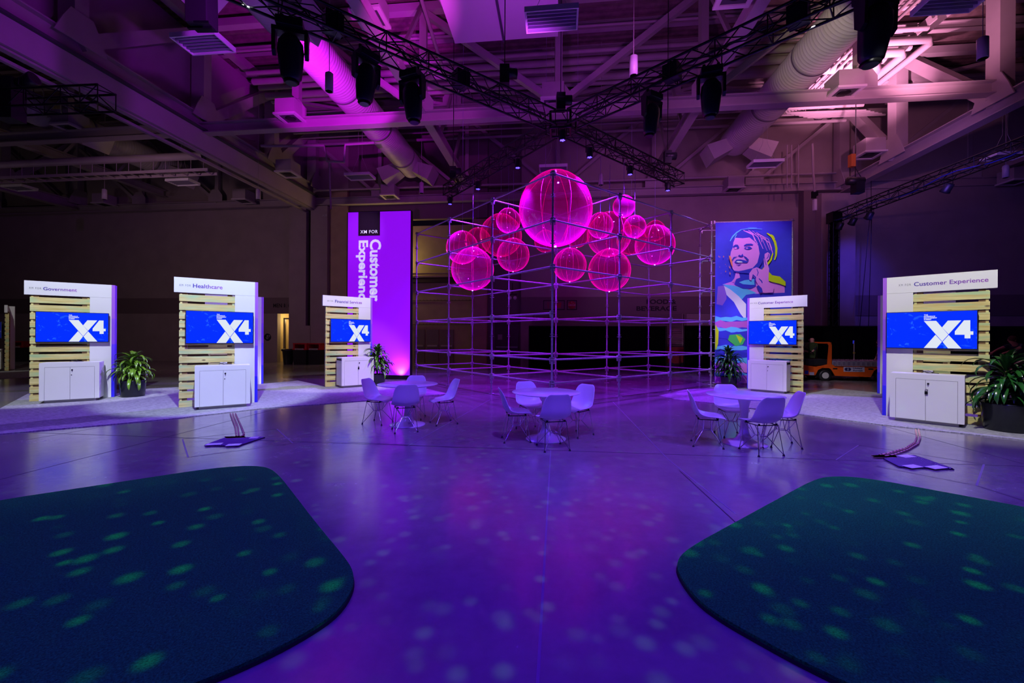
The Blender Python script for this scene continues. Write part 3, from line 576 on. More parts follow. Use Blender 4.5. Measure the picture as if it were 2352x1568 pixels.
for x, y, l in ((467, 102, 'switched-off louvred high-bay fixture below the hanging speaker at upper left'), (827, 407, 'small high-bay fixture right of the girder foot, above the purple banner'), (1757, 378, 'high-bay fixture hanging right of the right duct end'), (1271, 389, 'high-bay fixture right behind the top of the scaffold corner'), (420, 420, 'dim high-bay fixture over the far left bay, the right one of two'), (45, 433, 'dim high-bay fixture at the far left edge'), (2308, 361, 'bluish high-bay fixture behind the right lighting truss'), (2190, 5, 'high-bay fixture cut by the top edge at upper right')):
    dup(hb0, G(x, y, 8.85), HROT, l)
def pendant():
    t = thing('pendant_downlight', 'cylinder pendant downlight hanging in front of the magenta duct', 'pendant light', (0, 0, 0), 0, 'cylinder pendant downlights')
    m = MB(); m.lathe([(.085, 0), (.1, 0), (.1, .46), (.05, .5), (0, .5)], 24); m.build('canister', M('pendant metal', (.42, .38, .42), .45), t)
    m = MB(); m.lathe([(0, .01), (.05, .015), (.085, .0)], 20); m.build('lens', dim_lens, t)
    m = MB(); m.tube((0, 0, .5), (0, 0, 6), .009, 5); m.build('stem', steel_paint, t)
    return t
pd0 = pendant(); pd0.location = G(756, 210, 8.0)
for x, y, l in ((1455, 174, 'white cylinder pendant downlight above the right arm of the lighting truss'), (2257, 135, 'cylinder pendant downlight close to the right girder post'), (968, 444, 'small glowing cylinder pendant above the scaffold'), (593, 458, 'small glowing pendant under the left girder'), (240, 458, 'small white pendant over the far left bay'), (2310, 408, 'small white pendant at the right edge'), (1380, 425, 'small white pendant behind the big balloon')):
    dup(pd0, G(x, y, 8.0), 0, l)
# security camera, wall speaker, emergency lights, pier letters
o = MB().text('A11', P(1889, 453, 22.0), (1, 0, 0), (0, 0, 1), w=.34).build('bay_letters', M('pale lettering', (.5, .5, .5), .6)); tag(o, 'pale letters A11 high on the right pier', 'sign')
o = MB().text('A09', H(aw(738, WB-.5), WB-.47, zw(740, 497, WB-.47)), H(1, 0)-H(0, 0), (0, 0, 1), w=.3).build('bay_letters', MATS['pale lettering']); tag(o, 'pale letters A09 high on the pier left of the purple banner', 'sign')
t = wthing('wall_speaker', 'white column speaker with black box on the right pier', 'loudspeaker', P(1873, 470, 21.6))
m = MB(); m.box(P(1873, 471, 21.6), (.25, .22, .58)); m.build('cabinet', white_lam, t, bevel=.02)
m = MB(); m.box(P(1868, 449, 21.7), (.3, .3, .34)); m.build('bracket_box', black_metal, t)
t = wthing('emergency_light', 'twin round emergency lights on the dark recess wall', 'emergency light', P(1177, 684, 24))
for x in (1171, 1183):
    m = MB(); m.lathe([(0, -.11), (.07, -.085), (.11, 0), (.07, .085), (0, .11)], 16, Matrix.Translation(P(x, 684, 23.4))); m.build('lamp_head', white_plastic, t)
m = MB(); m.box(P(1177, 676, 23.6), (.5, .1, .08)); m.tube(P(1177, 650, 23.6), P(1177, 676, 23.6), .02); m.build('mount', black_metal, t)
# hanging line array at upper left
t = wthing('hanging_speaker', 'black flat speaker cabinet hanging at upper left above a high-bay fixture', 'loudspeaker', P(462, 66, 8.6))
m = MB(); m.beam(P(462, -70, 8.6), P(464, 62, 8.6), .44, .35); m.build('cabinet', M('speaker black', (.004, .004, .006), .8), t, bevel=.015)
m = MB(); m.box(P(462, 50, 8.40), (.3, .02, .04)); m.box(P(460, 64, 8.6), (.5, .05, .05)); m.build('rigging_bar', black_metal, t)
# ================================================================== WALL SIGNS, BINS, DRAPE
t = wthing('restroom_sign', 'dark MEN lettering with pictograms above the lit doorway', 'sign', H(aw(628), WB-.05, zw(628, 706)))
ux = H(1, 0)-H(0, 0); zd = Vector((0, 0, 1)); ink = M('dark sign lettering', (.012, .010, .012), .7)
m = MB(); m.text('MEN', H(aw(628), WB-.035, zw(628, 706)), ux, zd, w=aw(648)-aw(628), h=zw(628, 697)-zw(628, 706), bold=.02); m.build('lettering', ink, t)
for x in (650, 660):
    m = MB(); a0, a1 = aw(x), aw(x+9); z0 = zw(655, 707); z1 = zw(655, 696); hb(m, a0, a1, WB-.045, WB-.03, z0, z1); m.build('pictogram_plate', wall_dark, t)
    m = MB(); c = (a0+a1)/2; m.lathe([(0, 0), (.035, 0)], 12, Matrix.Translation(H(c, WB-.055, z1-.07)) @ Matrix.Rotation(PI/2, 4, 'X')); m.prism([(-.05, .02), (-.02, .02), (-.015, .0), (.015, 0), (.02, .02), (.05, .02), (.03, -.12), (-.03, -.12)], H(c, WB-.05, z1-.13), ux, zd, .005); m.build('pictogram', ink, t)
t = wthing('round_wall_sign', 'round black wall sign left of the restroom doorway', 'sign', H(aw(615), WB-.05, zw(615, 774)))
m = MB(); m.lathe([(0, .02), (.21, .02), (.22, 0)], 28, Matrix.Translation(H(aw(615), WB-.02, zw(615, 774))) @ Matrix.Rotation(HROT, 4, 'Z') @ Matrix.Rotation(PI/2, 4, 'X')); m.build('disc', black_plastic, t)
m = MB(); c = H(aw(615), WB-.045, zw(615, 774)); m.prism([(-.02, .02), (.02, .02), (.02, .12), (-.02, .12)], c, ux, zd, .004); m.box(c+Vector((0, -.004, -.02)), (.2, .004, .015)); m.box(c+Vector((0, -.004, -.09)), (.12, .004, .03)); m.build('pictogram', M('sign white', (.5, .5, .5), .6), t)
t = wthing('food_and_beverage_sign', 'dark serif FOOD & BEVERAGE lettering on the band above the shutter', 'sign', H(aw(1530), WB-.06, zw(1530, 713)))
m = MB()
m.text('FOOD &', H(aw(1484), WB-.05, zw(1500, 698)), ux, zd, w=aw(1552)-aw(1484), h=zw(1500, 687.5)-zw(1500, 698), bold=.025, t=.02)
m.text('BEVERAGE', H(aw(1461), WB-.05, zw(1500, 713.5)), ux, zd, w=aw(1553)-aw(1461), h=zw(1500, 703)-zw(1500, 713.5), bold=.025, t=.02)
m.build('lettering', ink, t)
for x0, x1, lb in ((1247.5, 1296.5, 'framed food and drink pictogram panel above the shutter, the wide one'), (1301.5, 1324.5, 'square framed panel with a red drinks disc above the shutter')):
    t = wthing('pictogram_panel', lb, 'sign', H(aw(x0), WB-.06, zw(1290, 711))); z0 = zw(1290, 711.5); z1 = zw(1290, 689.5); a0, a1 = aw(x0), aw(x1)
    m = MB(); hb(m, a0, a1, WB-.06, WB-.04, z0, z1); m.build('panel', wall_dark, t)
    m = MB()
    for q in ((a0, a0+.04, z0, z1), (a1-.04, a1, z0, z1), (a0, a1, z0, z0+.04), (a0, a1, z1-.04, z1)): hb(m, q[0], q[1], WB-.075, WB-.055, q[2], q[3])
    m.build('frame', ink, t)
    red = M('dull red print', (.35, .01, .03), .6); m = MB(); ca = (a0+a1)/2; cz = (z0+z1)/2
    if x1-x0 > 30:
        for da in (-.32,): 
            m.beam(H(ca+da, WB-.07, cz-.18), H(ca+da, WB-.07, cz+.05), .03, .01)
            for s in (-.05, 0, .05): m.beam(H(ca+da+s, WB-.07, cz+.03), H(ca+da+s, WB-.07, cz+.18), .015, .01)
        m.beam(H(ca-.12, WB-.07, cz-.18), H(ca-.12, WB-.07, cz+.18), .04, .01)
        m.prism([(-.1, -.16), (.1, -.16), (.14, .14), (-.14, .14)], H(ca+.28, WB-.07, cz), ux, zd, .005); m.build('pictogram', red, t)
    else:
        m.lathe([(0, .012), (.215, .012), (.22, 0)], 28, Matrix.Translation(H(ca, WB-.062, cz)) @ Matrix.Rotation(HROT, 4, 'Z') @ Matrix.Rotation(PI/2, 4, 'X')); m.build('disc', red, t)
        m = MB(); m.text('Coca-Cola', H(ca-.2, WB-.08, cz-.05), ux, zd, w=.4, h=.13, bold=.01, shear=.35); m.text('F', H(ca-.02, WB-.08, cz+.1), ux, zd, h=.08); m.build('lettering', M('panel white', (.5, .4, .45), .6), t)
# dark steel door with notice in the dark bay
t = wthing('service_door', 'dark service door with a small notice, beyond the left half of the scaffold', 'door', H(aw(1150), WB+.3, 0))
m = MB(); hb(m, aw(1135), aw(1190), WB+.27, WB+.34, 0, 2.5); m.build('leaf', M('maroon door', (.06, .025, .04), .5), t)
m = MB(); hb(m, aw(1142), aw(1152), WB+.25, WB+.27, 1.45, 1.75); m.build('notice', M('notice paper', (.35, .25, .3), .7), t)
m = MB(); hb(m, aw(1138), aw(1188), WB+.2, WB+.26, 1.0, 1.06); m.build('push_bar', galv, t)
# drape
def drape(pts, z1, name, label, seed, pitch=.16, amp=.05):
    rnd = random.Random(seed); out = []; L = 0
    for p, q in zip(pts, pts[1:]):
        p = Vector(p); q = Vector(q); n = int((q-p).length/pitch*4)
        d = (q-p).normalized(); nn = Vector((-d.y, d.x, 0))
        for i in range(n):
            c = p+(q-p)*i/n; ph = L/pitch*2*PI*.5; L += (q-p).length/n
            out.append((c, nn, amp*math.sin(ph+rnd.random()*.3)*(0.7+.3*math.sin(L*.9))))
    vs = []; fs = []; zs = (.02, z1*.5, z1-.02)
    for c, nn, a in out:
        for z, k in zip(zs, (1.25, 1, .75)): vs.append(c+nn*a*k+Vector((0, 0, z)))
    for i in range(len(out)-1):
        for q in range(2): fs.append((3*i+q, 3*i+3+q, 3*i+4+q, 3*i+1+q))
    t = wthing(name, label, 'drape', pts[0]); m = MB(); m.add(vs, fs, True); c = m.build('cloth', curtain_mat, t); sd = c.modifiers.new('s', 'SOLIDIFY'); sd.thickness = .006
    m = MB()
    for p, q in zip(pts, pts[1:]): m.tube(Vector(p)+Vector((0, 0, z1)), Vector(q)+Vector((0, 0, z1)), .02, 6)
    m.build('top_rail', black_metal, t)
    for p in pts: m = MB(); m.tube(Vector(p), Vector(p)+Vector((0, 0, z1)), .02, 6); m.build('upright', black_metal, t)
DB = 21.2
drape([H(aw(1215, DB), DB, 0), H(aw(1531, DB), DB, 0)], 2.17, 'pipe_and_drape', 'long black drape in front of the shutter, seen through the scaffold', 1)
drape([H(aw(1572, DB), DB, 0), H(aw(1850, DB), DB, 0), H(aw(2500, DB-.0), DB, 0)], 2.2, 'pipe_and_drape', 'black drape running behind the orange cart to the right edge', 2)
t = wthing('snack_cart', 'red and white striped snack cart in the gap of the black drape', 'cart', H(aw(1551, DB), DB+.3, 0))
c = H(aw(1551, DB+.4), DB+.5, 0)
m = MB()
for i in range(10): m.box(c+Vector((0, 0, 1.35+i*.075)), (.85-.06*i, .5, .03))
m.build('striped_canopy', M('dull pink stripe', (.35, .12, .2), .6), t)
m = MB(); m.box(c+Vector((0, 0, .75)), (.8, .5, .8)); m.build('body', M('red cart paint', (.2, .01, .015), .5), t)
m = MB()
for s in (-.3, .3): m.tube(c+Vector((s, -.3, .2)), c+Vector((s, -.25, .2)), .2, 16)
m.build('wheel', black_plastic, t)
# bins
def bin_station(loc, label, n=1, rz=0):
    t = thing('recycling_bin', label, 'bin', loc, rz, 'black bins with red tops')
    m = MB(); w_ = .72
    m.add([(-w_/2, -.3, 0), (w_/2, -.3, 0), (w_/2, .3, 0), (-w_/2, .3, 0), (-w_/2-.04, -.34, .82), (w_/2+.04, -.34, .82), (w_/2+.04, .34, .82), (-w_/2-.04, .34, .82)], [(3, 2, 1, 0), (4, 5, 6, 7), (0, 1, 5, 4), (1, 2, 6, 5), (2, 3, 7, 6), (3, 0, 4, 7)]); m.build('body', black_plastic, t)
    m = MB(); m.box((0, 0, .86), (w_+.12, .72, .06)); m.box((-w_/2+.02, -.02, 1.02), (.1, .6, .28)); m.box((w_/2-.02, -.02, 1.02), (.1, .6, .28)); m.box((0, 0, 1.17), (w_+.1, .64, .06)); m.box((0, .25, 1.02), (w_, .1, .28)); m.build('hood', M('red plastic', (.45, .01, .02), .4), t)
    m = MB(); m.box((0, -.365, .87), (.5, .01, .08)); m.build('label_strip', M('pale label', (.5, .4, .4), .6), t)
    m = MB(); m.text('RECYCLE', (-.2, -.375, .845), (1, 0, 0), (0, 0, 1), w=.4, h=.05); m.build('lettering', ink, t)
    return t
bn = G(696, 836.5); b0 = bin_station((bn.x, bn.y, 0), 'red-topped black recycling bin beside the plain black bin, left one of the pair'); b0.rotation_euler = (0, 0, HROT)
b2 = G(728, 836.5); dup(b0, (b2.x, b2.y, 0), HROT, 'red-topped black recycling bin, right one of the pair next to the pier')
b2 = G(47, 829.5); dup(b0, (b2.x, b2.y, 0), HROT+.3, 'red-topped black bin alone at far left, seen left of the Government booth')
bb = G(662, 836)
t = thing('trash_can', 'plain round black trash can standing in front of the lit doorway', 'bin', (bb.x, bb.y, 0))
m = MB(); m.lathe([(.22, 0), (.25, .1), (.30, .76), (.34, .78), (.34, .84), (.29, .84), (.28, .5), (0, .45)], 24); m.build('can_body', M('bluish black plastic', (.01, .016, .02), .4), t)
m = MB(); m.lathe([(.345, .74), (.36, .82), (.33, .86), (.30, .84)], 24); m.build('liner_edge', black_plastic, t)
# ================================================================== GROUND COVERINGS
def slab(pts, h, name, mat, label, cat, edge=None, group=None):
    pts = [Vector((p.x, p.y, 0)) for p in pts]; k = len(pts)
    ar = sum(pts[i].x*pts[(i+1) % k].y-pts[(i+1) % k].x*pts[i].y for i in range(k))
    if ar < 0: pts = pts[::-1]
    c = sum(pts, Vector())/k; m = MB()
    vs = [Vector((p.x, p.y, 0.002)) for p in pts]+[Vector((p.x, p.y, h)) for p in pts]
    if edge is None:
        m.add(vs, [tuple(range(k-1, -1, -1)), tuple(range(k, 2*k))]+[(i, (i+1) % k, k+(i+1) % k, k+i) for i in range(k)])
        return tag(m.build(name, mat, None, c), label, cat, group)
    t = wthing(name, label, cat, c, group)
    m.add(vs, [tuple(range(k, 2*k))]+[(i, (i+1) % k, k+(i+1) % k, k+i) for i in range(k)]); m.build('pile', mat, t)
    m = MB(); vo = [Vector((p.x+(p-c).normalized().x*.008, p.y+(p-c).normalized().y*.008, 0.001)) for p in pts]+[Vector((p.x, p.y, h*.5)) for p in pts]
    m.add(vo, [(i, (i+1) % k, k+(i+1) % k, k+i) for i in range(k)]); m.build('backing', edge, t); return t
GP = lambda L: [G(*p) for p in L]
slab(GP([(-90, 1007), (0, 997.6), (238, 977), (418, 960), (599, 939), (829, 921.5), (900, 916), (1031, 905), (960, 889), (880, 879), (746, 887), (684, 874.6), (600, 882), (418, 889.5), (340, 893), (262, 905), (64, 905), (0, 939), (-90, 985)]), .014, 'floor_carpet', carpet, 'long grey carpet runner under the left booths with angled back edges', 'carpet')
slab(GP([(1514, 909), (1554, 918), (1645, 927), (1708, 936), (1811, 948.8), (2025, 976), (2352, 1011.5), (2480, 1024), (2480, 960), (2352, 940), (2120, 918), (2021, 902.7), (1916, 893), (1842, 907), (1740, 892), (1640, 890), (1572, 896)]), .014, 'floor_carpet', carpet, 'long grey carpet runner under the right booths', 'carpet')
slab(GP([(-90, 857), (68, 850.5), (90, 853), (90, 864), (66, 866.5), (-90, 876)]), .014, 'floor_carpet', carpet, 'pale far carpet strip left of the Government booth', 'carpet')
def smooth_closed(pts, it=2):
    for _ in range(it):
        o = []
        for i in range(len(pts)):
            p, q = pts[i], pts[(i+1) % len(pts)]; o += [p*.75+q*.25, p*.25+q*.75]
        pts = o
    return pts
dark_edge = M('turf backing', (.005, .006, .008), .9)
tl = GP([(-420, 1245), (-200, 1196), (0, 1156), (178, 1129), (428, 1090), (490, 1082), (540, 1077), (592, 1076), (622, 1082), (645, 1103), (668, 1133), (732, 1218), (790, 1288), (812, 1322), (812, 1361), (779, 1415), (707, 1465), (607, 1518), (493, 1568), (300, 1640), (0, 1730), (-500, 1740)])
slab(smooth_closed(tl, 2), .035, 'turf_rug', turf, 'large dark green artificial turf rug with rounded corners, left foreground', 'rug', dark_edge, 'turf rugs')
tr = GP([(1980, 1600), (1912, 1568), (1820, 1522), (1728, 1471), (1660, 1432), (1603, 1391), (1562, 1336), (1552, 1302), (1578, 1270), (1678, 1214), (1800, 1146), (1866, 1110), (1903, 1100), (1977, 1102), (2126, 1129), (2352, 1172), (2700, 1240), (2900, 1500), (2700, 1740), (2200, 1700)])
slab(smooth_closed(tr, 2), .035, 'turf_rug', turf, 'large dark green artificial turf rug with rounded corners, right foreground', 'rug', dark_edge, 'turf rugs')
# floor utility covers and cables
def port(poly, label, patches):
    pts = GP(poly); c = sum(pts, Vector())/4; t = wthing('floor_box_cover', label, 'floor box', c)
    m = MB(); a, b, cc, d = pts
    m.add([p+Vector((0, 0, z)) for z in (0.002, .012) for p in pts], [(4, 5, 6, 7), (7, 6, 5, 4), (0, 1, 5, 4), (1, 2, 6, 5), (2, 3, 7, 6), (3, 0, 4, 7)]); m.build('plate', M('grid plate base', (.03, .02, .05), .5, .0), t)
    m = MB()
    for i in range(1, 22): f = i/22; m.tube(a+(b-a)*f+Vector((0, 0, .013)), d+(cc-d)*f+Vector((0, 0, .013)), .006, 4)
    for i in range(1, 16): f = i/16; m.tube(a+(d-a)*f+Vector((0, 0, .013)), b+(cc-b)*f+Vector((0, 0, .013)), .006, 4)
    m.build('grid', M('purple grey grid', (.20, .15, .30), .45, .3), t)
    for x, y, w_ in patches:
        g = G(x, y); m = MB(); m.box((g.x, g.y, .018), (w_, .11, .006), rz=.25); m.build('tape_patch', white_lam, t)
port([(469, 1024), (517, 1006.5), (609, 1005), (544, 1026.5)], 'purple grid floor box cover with white tape patches, in front of the Healthcare booth', ((492, 1022.5, .2), (537, 1024, .18), (584, 1007.5, .12)))
port([(2029, 1055), (2066, 1074), (2192, 1079), (2098, 1046)], 'purple grid floor box cover with white tape patches, before the nearest right booth', ((2082, 1050.5, .2), (2096, 1074, .2), (2150, 1076, .22)))
tan_tape = M('tan warning tape', (.88, .62, .36), .6)
def cable(pts, label, r=.012, name='taped_cable'):
    P_ = []
    for i in range(len(pts)-1):
        p, q = G(*pts[i]), G(*pts[i+1])
        n = max(2, int((q-p).length/.05))
        P_ += [p+(q-p)*k/n for k in range(n)]
    P_.append(G(*pts[-1])); P_ = [p+Vector((0, 0, .014)) for p in P_]
    t = wthing(name, label, 'cable', P_[0], 'taped floor cables'); m = MB(); m.path(P_, r, 7); m.build('jacket', tan_tape, t)
    for i in range(0, len(P_)-1, 2): m = MB(); m.tube(P_[i]+Vector((0, 0, .004)), P_[i]+(P_[i+1]-P_[i])*.4+Vector((0, 0, .004)), r*.95, 7); m.build('black_stripe', black_plastic, t)
cable([(529, 951), (533, 962), (540, 980), (543, 1004)], 'left strand of the striped cable bundle running from the grid cover to the Healthcare booth')
cable([(535, 951), (539, 962), (546, 980), (549, 1004)], 'middle strand of the striped cable bundle in front of the Healthcare booth')
cable([(541, 951), (546, 962), (556, 985), (561, 998), (553, 1005)], 'right bowed strand of the striped cable bundle in front of the Healthcare booth')
cable([(2103, 988), (2106, 1004), (2101, 1018), (2080, 1031), (2040, 1043), (2020, 1047)], 'left strand of striped cable curving in front of the right Customer Experience booth')
cable([(2110, 988), (2114, 1006), (2109, 1020), (2086, 1034), (2050, 1047), (2032, 1050)], 'right strand of striped cable curving in front of the right Customer Experience booth')
for pts, lb in (((( 515, 1005), (560, 1004), (566, 1007), (520, 1009)), 'strip of tan tape with a folded end at the top of the left grid cover'), (((2000, 1049), (2052, 1046), (2062, 1053), (2010, 1053)), 'patch of tan tape at the left end of the right grid cover')):
    g = GP(pts); k = 4; m = MB(); m.add([p+Vector((0, 0, z)) for z in (.016, .02) for p in g], [(3, 2, 1, 0), (4, 5, 6, 7), (7, 6, 5, 4), (0, 1, 5, 4), (1, 2, 6, 5), (2, 3, 7, 6), (3, 0, 4, 7)])
    tag(m.build('tape_strip', tan_tape, None, g[0]), lb, 'tape')

# ================================================================== BOOTHS
BH = 2.86; BW = 1.57
side_cols = [M('side print %s' % n, c, .5) for n, c in (('violet', (.36, .10, .72)), ('purple', (.26, .07, .78)), ('blue violet', (.12, .04, .88)), ('blue', (.025, .012, .85)))]
def print_mat():
    m = bpy.data.materials.new('header print'); m.use_nodes = True; nt = m.node_tree; n = nt.nodes; k = nt.links; b = n['Principled BSDF']
    tc = n.new('ShaderNodeTexCoord'); sp = n.new('ShaderNodeSeparateXYZ'); k.new(tc.outputs['Generated'], sp.inputs[0])
    rp = n.new('ShaderNodeValToRGB'); rp.color_ramp.elements[0].color = (.022, .01, .32, 1); rp.color_ramp.elements[1].color = (.30, .06, .48, 1); k.new(sp.outputs[0], rp.inputs[0]); k.new(rp.outputs[0], b.inputs['Base Color']); return m
hprint = print_mat()
thin_print = M('thin grey print', (.10, .10, .14), .6)
scr_blue = None
def screen_mat():
    m = bpy.data.materials.new('lit screen'); m.use_nodes = True; nt = m.node_tree; n = nt.nodes; k = nt.links; b = n['Principled BSDF']
    tc = n.new('ShaderNodeTexCoord'); no = n.new('ShaderNodeTexNoise'); no.inputs['Scale'].default_value = 7; no.inputs['Detail'].default_value = 3; no.inputs['Distortion'].default_value = 1.2; k.new(tc.outputs['Object'], no.inputs['Vector'])
    rp = n.new('ShaderNodeValToRGB'); e = rp.color_ramp.elements; e[0].position = .60; e[0].color = (.0, .028, 1, 1); e[1].position = .76; e[1].color = (.02, .16, 1, 1); k.new(no.outputs['Fac'], rp.inputs[0])
    b.inputs['Base Color'].default_value = (0, 0, .02, 1); b.inputs['Roughness'].default_value = .25; k.new(rp.outputs[0], b.inputs['Emission Color']); b.inputs['Emission Strength'].default_value = 1.0; return m
scr = screen_mat()
scr_white = M('screen white', (.0, .0, .0), .3, emit=(.78, .84, .95), estr=.95)
X = (1, 0, 0); Z = (0, 0, 1)
def make_tv():
    t = thing('television', 'x', 'television', (0, 0, 0), 0, 'televisions on the demo booths'); W, Hh = 1.27, .735
    m = MB(); m.bx(-W/2, W/2, -.03, .0, 0, Hh); m.build('bezel', black_plastic, t, bevel=.004)
    m = MB(); m.bx(-.36, .36, 0, .07, .12, .62); m.build('mount', black_metal, t)
    m = MB(); m.bx(-W/2+.012, W/2-.012, -.034, -.030, .016, Hh-.012); s = m.build('screen', scr, t)
    sw = W-.024; sh = Hh-.028
    def poly(uv): return [((u-.5)*sw, .016+v*sh) for u, v in uv]
    m = MB(); o = (0, -.035, 0)
    T = lambda pts: m.prism(poly(pts), o, X, Z, .002)
    T([(.438, .75), (.574, .75), (.843, .004), (.703, .004)][::-1] if False else [(.438, .75), (.703, .004), (.843, .004), (.574, .75)])
    m2 = MB(); m2.prism(poly([(.635, .592), (.700, .75), (.840, .75), (.712, .378)]), o, X, Z, .002)
    m = MB()
    T([(.438, .75), (.640, .190), (.706, .372), (.574, .75)])
    T([(.6445, .178), (.7105, .360), (.843, .004), (.703, .004)])
    T([(.638, .570), (.700, .75), (.840, .75), (.7085, .384)])
    T([(.438, .004), (.567, .368), (.638, .178), (.580, .004)])
    T([(.868, .75), (.932, .75), (.932, .46), (.963, .46), (.963, .37), (.934, .37), (.934, .275), (.875, .275), (.875, .37), (.774, .37), (.774, .46)])
    m.build('screen_logo', scr_white, t)
    m = MB()
    for i, (s_, w_) in enumerate((('THE', .045), ('EXPERIENCE', .125), ('MANAGEMENT', .145), ('SUMMIT', .085))):
        m.text(s_, ((.438-.5)*sw, -.0355, .016+(.90-.042*i)*sh), X, Z, w=w_*sw, h=.033*sh, bold=.03, t=.001)
    m.build('screen_caption', scr_white, t); return t
tv0 = None
def make_cabinet():
    t = thing('storage_cabinet', 'x', 'cabinet', (0, 0, 0), 0, 'white cabinets at the demo booths'); w_, d, h0, h1 = 1.0, .50, .065, .93
    m = MB(); m.bx(.07, w_-.07, -d+.07, -.04, 0, h0); m.build('plinth', M('grey plinth', (.45, .43, .45), .5), t)
    m = MB(); m.bx(0, w_, -d+.02, 0, h0, h1-.04); m.bx(0, w_, -d, 0, h1-.10, h1); m.bx(0, .085, -d, -d+.02, h0, h1-.10); m.bx(w_-.085, w_, -d, -d+.02, h0, h1-.10); m.build('body', white_lam, t)
    m = MB(); m.bx(.085, w_-.085, -d+.012, -d+.02, h0, h1-.10); m.build('shadow_gap', gap_mat, t)
    for x0, x1 in ((.089, .498), (.503, w_-.089)):
        m = MB(); m.bx(x0, x1, -d, -d+.012, h0+.002, h1-.105); dr = m.build('door', white_lam, t)
        if x0 > .3:
            m = MB(); m.lathe([(0, .02), (.013, .018), (.016, 0)], 12, Matrix.Translation((.535, -d, .76)) @ Matrix.Rotation(PI/2, 4, 'X')); m.box((.535, -d-.02, .748), (.012, .012, .02)); m.build('lock', black_metal, dr)
            m = MB(); m.lathe([(0, .01), (.009, .008), (.01, 0)], 10, Matrix.Translation((.525, -d, .64)) @ Matrix.Rotation(PI/2, 4, 'X')); m.build('knob', black_metal, dr)
    return t
def make_padlock(x, y):
    t = thing('padlock', 'x', 'padlock', (0, 0, 0)); m = MB()
    m.bx(-.022, .022, -.02, 0, -.06, 0); m.build('lock_body', black_metal, t, bevel=.006)
    m = MB(); m.path([(-.015, -.01, 0), (-.015, -.01, .025), (0, -.01, .038), (.015, -.01, .025), (.015, -.01, 0)], .005); m.build('shackle', chrome, t); return t
def make_booth(name_txt, nx0, nx1, mirror, xm0, xm1):
    t = thing('demo_booth', 'x', 'booth', (0, 0, 0), 0, 'demo booths with pallet-wood slats')
    wx0, wx1 = (.09, 1.11) if not mirror else (BW-1.11, BW-.09)
    px0, px1 = (1.11, BW-.062) if not mirror else (.062, BW-1.11)
    e0, e1 = (0, BW-.062) if not mirror else (.062, BW)
    m = MB(); m.bx(e0, e1, 0, .09, 2.53, BH); m.build('header_board', white_lam, t)
    m = MB(); m.bx(px0, px1, 0, .26, 0, 2.527); m.bx(px0, px1, .09, .26, 2.527, BH); m.build('side_panel', white_lam, t)
    sx = BW if not mirror else 0; zz = [0, .62, 1.35, 2.0, BH]
    for i in range(4):
        m = MB(); m.bx(sx, sx+(-.06 if not mirror else .06), -.002, .262, zz[3-i] if i else zz[3], zz[4-i] if i else zz[4]); m.build('side_graphic', side_cols[i], t)
    n = 13; pitch = 2.53/n; rnd = random.Random(name_txt)
    for i in range(n):
        z0 = i*pitch+.004; m = MB(); m.bx(wx0, wx1, .012, .034, z0, z0+.145+rnd.uniform(-.006, .004)); m.build('slat', wood, t)
    for x in (wx0+.012, (wx0+wx1)/2-.02, wx1-.052):
        if abs(x-(wx0+wx1)/2+.02) < .01: continue
        m = MB(); m.bx(x, x+.04, .034, .13, 0, 2.5); m.build('stringer', wood, t)
        m = MB()
        for i in range(n): m.bx(x+(.04 if x < (wx0+wx1)/2 else -.09), x+(.13 if x < (wx0+wx1)/2 else 0), .036, .12, i*pitch+.09, (i+1)*pitch+.05)
        m.build('block', wood_dark, t)
    if not name_txt: return t
    m = MB(); m.text('XM FOR', (xm0, -.001, 2.667), X, Z, w=xm1-xm0, h=.042, t=.002, spacing=1.5); m.build('small_lettering', thin_print, t)
    m = MB(); m.text(name_txt, (nx0, -.001, 2.645 if 'p' not in name_txt else 2.625), X, Z, w=nx1-nx0, t=.002, bold=.012); m.build('name_lettering', hprint, t)
    return t
def place_booth(p, dirv, name_txt, nx0, nx1, mirror, xm0, xm1, lab, tvlab, cablab, kit=True, lock=None, cable_lab=None, paper=None):
    global tv0, cab0
    rz = math.atan2(dirv[1], dirv[0]); T = Matrix.Translation((p[0], p[1], .014)) @ Matrix.Rotation(rz, 4, 'Z')
    b = make_booth(name_txt, nx0, nx1, mirror, xm0, xm1); b.location = T.to_translation(); b.rotation_euler = (0, 0, rz); b['label'] = lab
    tc = .84 if not mirror else BW-.84-.03
    if 'hidden' in tvlab: tc += -.14 if not mirror else .10
    if tv0 is None: tv0 = make_tv(); v = tv0
    else: v = dup(tv0)
    v.location = T @ Vector((tc, -.072, 1.40)); v.rotation_euler = (0, 0, rz); v['label'] = tvlab
    if cab0 is None: cab0 = make_cabinet(); c = cab0
    else: c = dup(cab0)
    cx = .39 if not mirror else BW-.39-1.0
    c.location = T @ Vector((cx, -.10, 0)); c.rotation_euler = (0, 0, rz); c['label'] = cablab
    if lock:
        k = make_padlock(0, 0); k['label'] = lock; k['group'] = 'hanging padlocks'; k.location = T @ Vector((cx+.51, -.605, .62)); k.rotation_euler = (0, 0, rz)
    if cable_lab:
        m = MB(); q = lambda x, y, z: T @ Vector((cx+x, y, .93+z))
        m.path([q(.42, -.18, .008), q(.46, -.2, .03), q(.52, -.22, .045), q(.58, -.22, .02), q(.55, -.2, .008), q(.47, -.17, .02), q(.44, -.2, .04), q(.5, -.25, .012), q(.62, -.24, .01), q(.66, -.24, .008)], .006, 6)
        tag(m.build('coiled_cable', black_plastic, None, q(.5, -.2, 0)), cable_lab, 'cable', 'cables on the cabinet tops')
    return T
cab0 = None
UL = (math.cos(math.radians(34.9)), math.sin(math.radians(34.9)))
